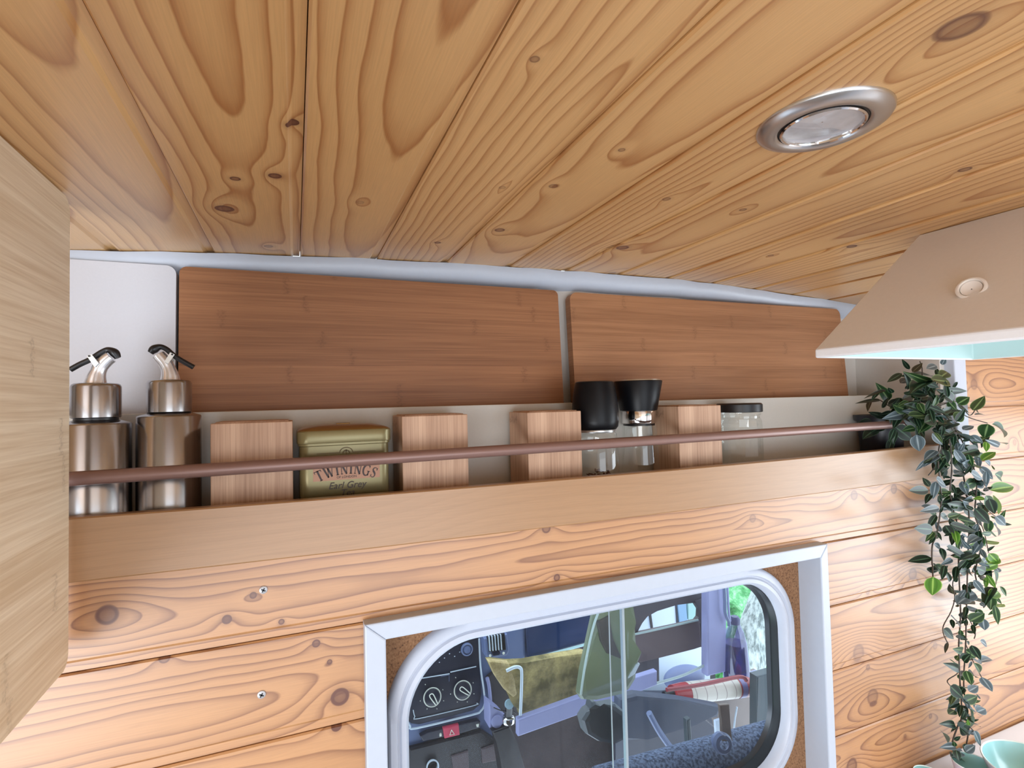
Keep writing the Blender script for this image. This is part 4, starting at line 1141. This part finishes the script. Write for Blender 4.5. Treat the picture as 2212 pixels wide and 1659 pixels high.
# ================================================================== TRAILING PLANT
def leaf_mat(name, top, edge, back):
    m, t, b = new_mat(name)
    u, v, w = t.xyz('UV')
    a = t.m('ABSOLUTE', t.m('SUBTRACT', t.m('MULTIPLY', v, 2), 1))
    c = t.ramp(a, [(0, tuple(k * 1.25 for k in lin(*edge))), (.06, lin(*edge)), (.16, lin(*top)), (.45, tuple(k * .7 for k in lin(*top))), (.62, lin(*top)), (.84, lin(*top)), (.95, lin(*edge)), (1, tuple(min(1, k * 1.3) for k in lin(*edge)))])
    g = t.n.new('ShaderNodeNewGeometry')
    c = t.mix(g.outputs['Backfacing'], c, lin(*back))
    t.l.new(c, b.inputs['Base Color']); b.inputs['Roughness'].default_value = .38
    tr = t.n.new('ShaderNodeBsdfTranslucent'); t.l.new(c, tr.inputs[0])
    mx = t.n.new('ShaderNodeMixShader'); mx.inputs[0].default_value = .30
    t.l.new(b.outputs[0], mx.inputs[1]); t.l.new(tr.outputs[0], mx.inputs[2]); t.l.new(mx.outputs[0], t.n['Material Output'].inputs[0])
    return m


LM = {'d': leaf_mat('leaf_dark_green', (22, 44, 31), (76, 106, 82), (80, 98, 98)), 'm': leaf_mat('leaf_mid_green', (44, 78, 44), (120, 150, 100), (110, 130, 116)),
      'g': leaf_mat('leaf_backlit_green', (84, 134, 44), (150, 188, 92), (130, 164, 96)), 'p': leaf_mat('leaf_pale_grey', (92, 110, 118), (150, 166, 172), (128, 144, 152)),  # bright green has the glow of backlit leaves put into its colour
      'b': leaf_mat('leaf_brownish', (52, 50, 38), (96, 96, 74), (84, 84, 76))}
stem_m = simple('vine_stem', lin(66, 58, 50), .6)


def leaf_mesh(name, mat, curl, fold):
    nx, ny = 9, 4; bm = bmesh.new(); uvl = bm.loops.layers.uv.new('UVMap'); grid = []
    for i in range(nx + 1):
        s = i / nx; wdt = .5 * (s ** .62 * (1 - s) ** 1.05 / .498 if 0 < s < 1 else 0) + (.012 if i == 0 else 0)
        row = []
        for j in range(ny + 1):
            k = j / ny * 2 - 1
            row.append((bm.verts.new((s, k * wdt, fold * abs(k) * wdt * 1.2 - curl * s * s)), (s, j / ny)))
        grid.append(row)
    for i in range(nx):
        for j in range(ny):
            q = [grid[i][j], grid[i + 1][j], grid[i + 1][j + 1], grid[i][j + 1]]
            f = bm.faces.new([x[0] for x in q]); f.smooth = True
            for l, x in zip(f.loops, q): l[uvl].uv = x[1]
    me = bpy.data.meshes.new(name); bm.to_mesh(me); bm.free(); me.materials.append(mat); return me


LMESH = {k: [leaf_mesh('leaf_' + k, m, c, f) for c, f in ((.10, .10), (.20, .18), (-.06, .06))] for k, m in LM.items()}

PY = .628
pc = P(1926, 930, PY)
plant = empty('trailing_plant', (.962, PY, ZS)); tag(plant, 'trailing artificial vine in a black pot spilling over the shelf end', 'plant')
pr = .036
zt = P(1860, 898, PY).z - ZS
mesh_obj('pot', lathe([(.0005, .001), (pr * .80, .0005), (pr * .84, .003), (pr * .97, zt - .010), (pr * 1.10, zt - .010), (pr * 1.13, zt), (pr * 1.0, zt), (pr * .96, zt - .012), (.0005, zt - .012)], 36, cap=False),
         simple('black_pot_plastic', lin(22, 24, 36), .4), plant, True)


def to_plant(v): return Vector(v) - Vector(plant.location)


lr = random.Random(11)


MASS = []


def add_leaf(base, tip, width, tone, parent=plant, flip=False, mass=False):
    ax = (tip - base); L = ax.length
    if L < .002: return
    ax.normalize()
    mid = (base + tip) / 2
    view = (EYE - mid).normalized()
    n = (view + Vector((lr.uniform(-.6, .6), lr.uniform(-.3, .3), lr.uniform(-.2, .8)))).normalized()
    n = (n - ax * n.dot(ax)).normalized()
    if flip: n = -n
    y = n.cross(ax)
    b = base - (Vector(plant.location))
    mt = Matrix(((ax.x, y.x, n.x, b.x), (ax.y, y.y, n.y, b.y), (ax.z, y.z, n.z, b.z), (0, 0, 0, 1)))
    mt = mt @ Matrix.Diagonal((L, width, L, 1)); me = lr.choice(LMESH[tone])
    if mass:
        MASS.append((me, mt, 'dmgpb'.index(tone))); return
    o = bpy.data.objects.new('leaf', me); COL.objects.link(o); o.parent = parent
    o.matrix_local = mt
    return o


C5 = lambda a, b: (1780 + a / 3.77, 780 + b / 3.77)
C6 = lambda a, b: (1780 + a / 3.613, 1200 + b / 3.613)
leaves = [(5, x) for x in [
    (915, 35, 825, 68, 62, 'p'), (945, 135, 1035, 62, 85, 'm'), (875, 170, 705, 125, 70, 'm'), (960, 240, 1145, 240, 62, 'd'), (1090, 350, 1180, 285, 90, 'm'), (1212, 402, 1306, 294, 78, 'm'),
    (1225, 438, 1320, 425, 26, 'p'), (1060, 475, 1148, 425, 85, 'm'), (1335, 512, 1300, 632, 112, 'm'), (1368, 515, 1556, 590, 72, 'm'), (1310, 640, 1505, 716, 48, 'p'), (1320, 658, 1325, 738, 46, 'g'),
    (1284, 812, 1406, 718, 66, 'g'), (1352, 1052, 1586, 1000, 92, 'g'), (1385, 1095, 1442, 1242, 74, 'g'), (1340, 1120, 1396, 1250, 76, 'd'), (1398, 1265, 1492, 1342, 72, 'p'), (848, 1050, 664, 1060, 72, 'd'),
    (862, 1022, 804, 948, 46, 'd'), (872, 1080, 824, 1152, 46, 'd'), (932, 1210, 784, 1188, 84, 'p'), (884, 1372, 704, 1355, 86, 'd'), (892, 1390, 834, 1462, 46, 'm'), (872, 1600, 672, 1642, 70, 'd'),
    (1002, 1158, 1216, 1212, 82, 'd'), (1226, 1198, 1362, 1338, 82, 'd'), (1028, 1328, 1222, 1392, 76, 'd'), (985, 1338, 1052, 1432, 76, 'd'), (1062, 1380, 1092, 1486, 52, 'g'), (998, 1508, 1176, 1622, 72, 'd'),
    (950, 1520, 990, 1622, 52, 'd'), (1283, 1480, 1422, 1490, 82, 'g'), (1340, 1566, 1432, 1652, 72, 'g'), (1330, 1368, 1392, 1432, 62, 'm'), (560, 330, 732, 352, 80, 'm'), (502, 240, 352, 276, 30, 'b'),
    (462, 318, 272, 332, 34, 'b'), (378, 330, 348, 392, 40, 'b'), (580, 540, 738, 642, 120, 'd'), (640, 440, 834, 592, 82, 'd'), (752, 600, 780, 746, 100, 'p'), (880, 590, 958, 682, 62, 'p'),
    (912, 728, 818, 792, 70, 'p'), (962, 718, 1004, 842, 80, 'd'), (1060, 718, 1178, 872, 60, 'p'), (1150, 788, 1282, 800, 72, 'p'), (912, 980, 888, 1128, 60, 'p'), (914, 958, 984, 1024, 80, 'p'),
    (1122, 978, 1170, 1092, 60, 'p'), (1198, 992, 1332, 978, 82, 'd'), (1198, 908, 1278, 962, 72, 'p'), (1260, 858, 1402, 972, 60, 'p'), (1088, 1118, 1212, 1142, 72, 'd'), (1190, 1060, 1302, 1102, 60, 'd'),
    (1078, 590, 1292, 662, 72, 'd'), (1190, 608, 1302, 672, 58, 'p'), (1008, 1272, 1102, 1250, 52, 'm'), (700, 175, 830, 262, 80, 'd'), (620, 180, 700, 130, 60, 'b'), (840, 250, 905, 160, 70, 'd'),
    (760, 330, 890, 300, 70, 'd'), (520, 360, 660, 300, 60, 'd'), (740, 420, 900, 360, 74, 'd'), (700, 400, 840, 470, 60, 'd'), (860, 460, 1010, 420, 70, 'd'), (930, 520, 1080, 480, 66, 'd'),
    (820, 360, 980, 420, 60, 'd'), (1010, 330, 1080, 395, 56, 'm'), (880, 560, 1020, 600, 66, 'd'), (960, 620, 1060, 560, 60, 'd'), (720, 90, 800, 20, 50, 'b'), (960, 30, 990, -30, 40, 'p'),
    (1130, 560, 1225, 520, 56, 'p'), (470, 380, 520, 300, 40, 'd'), (560, 260, 520, 210, 40, 'd'), (830, 170, 930, 215, 55, 'd'), (1230, 740, 1262, 790, 40, 'd'), (1120, 690, 1172, 760, 44, 'd')]]
leaves += [(6, x) for x in [
    (845, 86, 848, 142, 78, 'd'), (850, 166, 850, 322, 112, 'g'), (1282, 322, 1402, 264, 72, 'g'), (1270, 318, 1222, 256, 62, 'd'), (1330, 388, 1366, 548, 46, 'm'), (1138, 512, 1246, 458, 80, 'm'),
    (1238, 488, 1252, 592, 70, 'p'), (932, 572, 1022, 652, 80, 'd'), (970, 678, 934, 766, 26, 'b'), (1050, 884, 978, 854, 62, 'd'), (1208, 836, 1332, 770, 60, 'p'), (1168, 838, 1262, 942, 50, 'm'),
    (1230, 948, 1312, 1052, 66, 'p'), (984, 1020, 1082, 1112, 92, 'd'), (1012, 1088, 988, 1178, 42, 'm'), (1098, 1142, 1192, 1098, 70, 'm'), (1194, 1222, 1266, 1188, 70, 'p'), (1138, 1198, 1190, 1362, 50, 'm'),
    (1060, 1332, 1122, 1308, 62, 'm'), (1170, 1368, 1236, 1492, 66, 'p'), (1108, 1534, 1178, 1478, 56, 'p'), (1030, 1518, 1052, 1602, 50, 'd'), (988, 470, 1084, 552, 50, 'p'), (1108, 898, 1152, 1012, 60, 'm'),
    (1098, 738, 1192, 802, 70, 'm'), (998, 498, 1008, 574, 32, 'd'), (1288, 62, 1372, 8, 80, 'g'), (1240, 58, 1302, 184, 60, 'd'), (1190, 420, 1240, 480, 50, 'm'), (1150, 700, 1224, 812, 60, 'd'),
    (1080, 380, 1130, 330, 44, 'd'), (1160, 540, 1176, 622, 30, 'd'), (1215, 370, 1262, 396, 36, 'p'), (1080, 1480, 1140, 1540, 56, 'd'), (1120, 1640, 1080, 1600, 40, 'p'), (1130, 1060, 1200, 1020, 60, 'p'),
    (1060, 620, 1110, 660, 40, 'm'), (1090, 830, 1130, 770, 50, 'd'), (1140, 1250, 1168, 1310, 44, 'm'), (1100, 1210, 1080, 1280, 36, 'd')]]


def leaf_Y(u, v):
    """how far from the camera the foliage hangs: crown inside the alcove, trails in front of the boards"""
    t = min(1, max(0, (u - 1880) / 110)); s = min(1, max(0, (v - 900) / 90))
    k = max(t, s)
    return .612 - .085 * k


for crop, (a, b, c, d, w, tone) in leaves:
    f = C5 if crop == 5 else C6
    sc = 3.77 if crop == 5 else 3.613
    p0, p1 = f(a, b), f(c, d)
    Y = leaf_Y(*p0) + lr.uniform(-.018, .012)
    B_ = P(*p0, Y); T_ = P(*p1, Y + lr.uniform(-.012, .008))
    pxm = (P(p0[0] + 10, p0[1], Y) - P(p0[0], p0[1], Y)).length / 10
    pxm_v = (P(p0[0], p0[1] + 10, Y) - P(p0[0], p0[1], Y)).length / 10
    add_leaf(B_, T_, w / sc * (pxm + pxm_v) / 2 * 1.2, tone)

stems = [[C5(560, 400), C5(700, 330), C5(860, 360), C5(960, 520), C5(930, 770), C5(945, 1000), C5(955, 1150), C5(920, 1400), C5(882, 1500), C5(880, 1640), C6(848, 90), C6(850, 170)],
         [C5(600, 420), C5(820, 420), C5(1000, 560), C5(1040, 850), C5(1030, 1100), C5(1100, 1400), C6(1050, 70), C6(1066, 450), C6(1052, 700), C6(1062, 1000), C6(1075, 1250), C6(1040, 1340), C6(1000, 1490), C6(1060, 1620)],
         [C5(640, 430), C5(900, 400), C5(1080, 620), C5(1130, 900), C5(1180, 1250), C6(1122, 40), C6(1112, 400), C6(1105, 700), C6(1090, 1000), C6(1112, 1200), C6(1130, 1340), C6(1110, 1480)],
         [C5(700, 420), C5(960, 420), C5(1150, 700), C5(1240, 960), C5(1230, 1250), C5(1290, 1450), C6(1180, 150), C6(1270, 320), C6(1350, 430)],
         [C6(1060, 120), C6(1005, 210), C6(1020, 330), C6(990, 440), C6(926, 572), C6(968, 690)], [C6(1056, 900), C6(1030, 930), C6(962, 978), C6(1000, 1030)],
         [C5(860, 400), C5(1000, 340), C5(1160, 450), C5(1330, 505)], [C5(900, 380), C5(1080, 330), C5(1180, 440), C5(1230, 400)], [C5(700, 400), C5(560, 380), C5(460, 320)], [C5(780, 380), C5(800, 90), C5(780, 0)],
         [C5(880, 380), C5(900, 250), C5(950, 130)], [C5(1150, 800), C5(1250, 930), C5(1340, 1050)], [C5(1180, 1000), C5(1300, 1180), C5(1400, 1270)], [C5(940, 1050), C5(860, 1050)], [C5(1240, 1250), C5(1300, 1380), C5(1340, 1560)],
         [C6(1110, 700), C6(1170, 840), C6(1230, 950)], [C6(1112, 480), C6(1140, 510), C6(1180, 600), C6(1172, 650)], [C6(1110, 1300), C6(1150, 1350), C6(1175, 1375)], [C5(960, 700), C5(900, 860), C5(850, 930)]]
for i, s_ in enumerate(stems):
    pts = [P(u, v, leaf_Y(u, v) + .004 + .006 * math.sin(i * 2.1 + j)) for j, (u, v) in enumerate(s_)]
    wpart('vine_stem', tube(smooth_path(pts, 5), .0011 if i < 4 else .0008, 6), stem_m, plant, True)
# filler leaves along the stems
for i, s_ in enumerate(stems[:4]):
    for j in range(40 if i else 22):
        k = lr.random() ** 1.35 * (len(s_) - 1.001); a, b = s_[int(k)], s_[int(k) + 1]; f = k - int(k)
        u = a[0] + (b[0] - a[0]) * f; v = a[1] + (b[1] - a[1]) * f
        if v > 1640: continue
        Y = leaf_Y(u, v) + lr.uniform(-.012, .018)
        ang = lr.uniform(0, 6.28); L = lr.uniform(16, 34) * (1 if v < 1230 else .75)
        base = P(u + 2 * math.cos(ang), v, Y); tip = P(u + L * math.cos(ang), v + L * .8 * math.sin(ang) + 6, Y + lr.uniform(-.015, .012))
        add_leaf(base, tip, (tip - base).length * lr.uniform(.45, .62), lr.choice('dddmpdmp' if u < 2090 else 'dmpgmp'))
for j in range(90):
    u = lr.gauss(1985, 52); v = lr.gauss(880, 34)
    if u > 2120 or u < 1880: continue
    Y = leaf_Y(u, v) + lr.uniform(-.02, .02); ang = lr.uniform(0, 6.28); L = lr.uniform(24, 46)
    base = P(u, v, Y); tip = P(u + L * math.cos(ang), v + L * .8 * math.sin(ang), Y + lr.uniform(-.02, .012))
    add_leaf(base, tip, (tip - base).length * lr.uniform(.42, .58), lr.choice('dddddm'), mass=True)
for j in range(150):
    v = lr.uniform(930, 1300); u = lr.gauss(2062 + (v - 930) * .16, 44 if v < 1160 else 28)
    if u > 2165 or u < 1985: continue
    Y = leaf_Y(u, v) + lr.uniform(-.010, .022); ang = lr.uniform(0, 6.28); L = lr.uniform(20, 40)
    base = P(u, v, Y); tip = P(u + L * math.cos(ang), v + L * .8 * math.sin(ang) + 8, Y + lr.uniform(-.012, .012))
    add_leaf(base, tip, (tip - base).length * lr.uniform(.42, .58), lr.choice('ddddpmp' if u < 2120 else 'dmpgm'), mass=True)
for j in range(60):
    v = lr.uniform(1290, 1640); u = lr.gauss(2094 - (v - 1290) * .02, 20)
    Y = leaf_Y(u, v) + lr.uniform(-.006, .014); ang = lr.uniform(0, 6.28); L = lr.uniform(12, 26)
    base = P(u, v, Y); tip = P(u + L * math.cos(ang), v + L * .8 * math.sin(ang) + 6, Y + lr.uniform(-.01, .01))
    add_leaf(base, tip, (tip - base).length * lr.uniform(.40, .55), lr.choice('ddmpp'), mass=True)
bm = bmesh.new()
for me, mt, idx in MASS:
    n0 = len(bm.verts); f0 = len(bm.faces); bm.from_mesh(me)
    bm.verts.ensure_lookup_table(); bm.faces.ensure_lookup_table()
    bmesh.ops.transform(bm, matrix=mt, verts=bm.verts[n0:])
    for f in bm.faces[f0:]: f.material_index = idx
me = bpy.data.meshes.new('small_leaves'); bm.to_mesh(me); bm.free()
for k in 'dmgpb': me.materials.append(LM[k])
fm = bpy.data.objects.new('small_leaves', me); COL.objects.link(fm); fm.parent = plant; fm['kind'] = 'stuff'
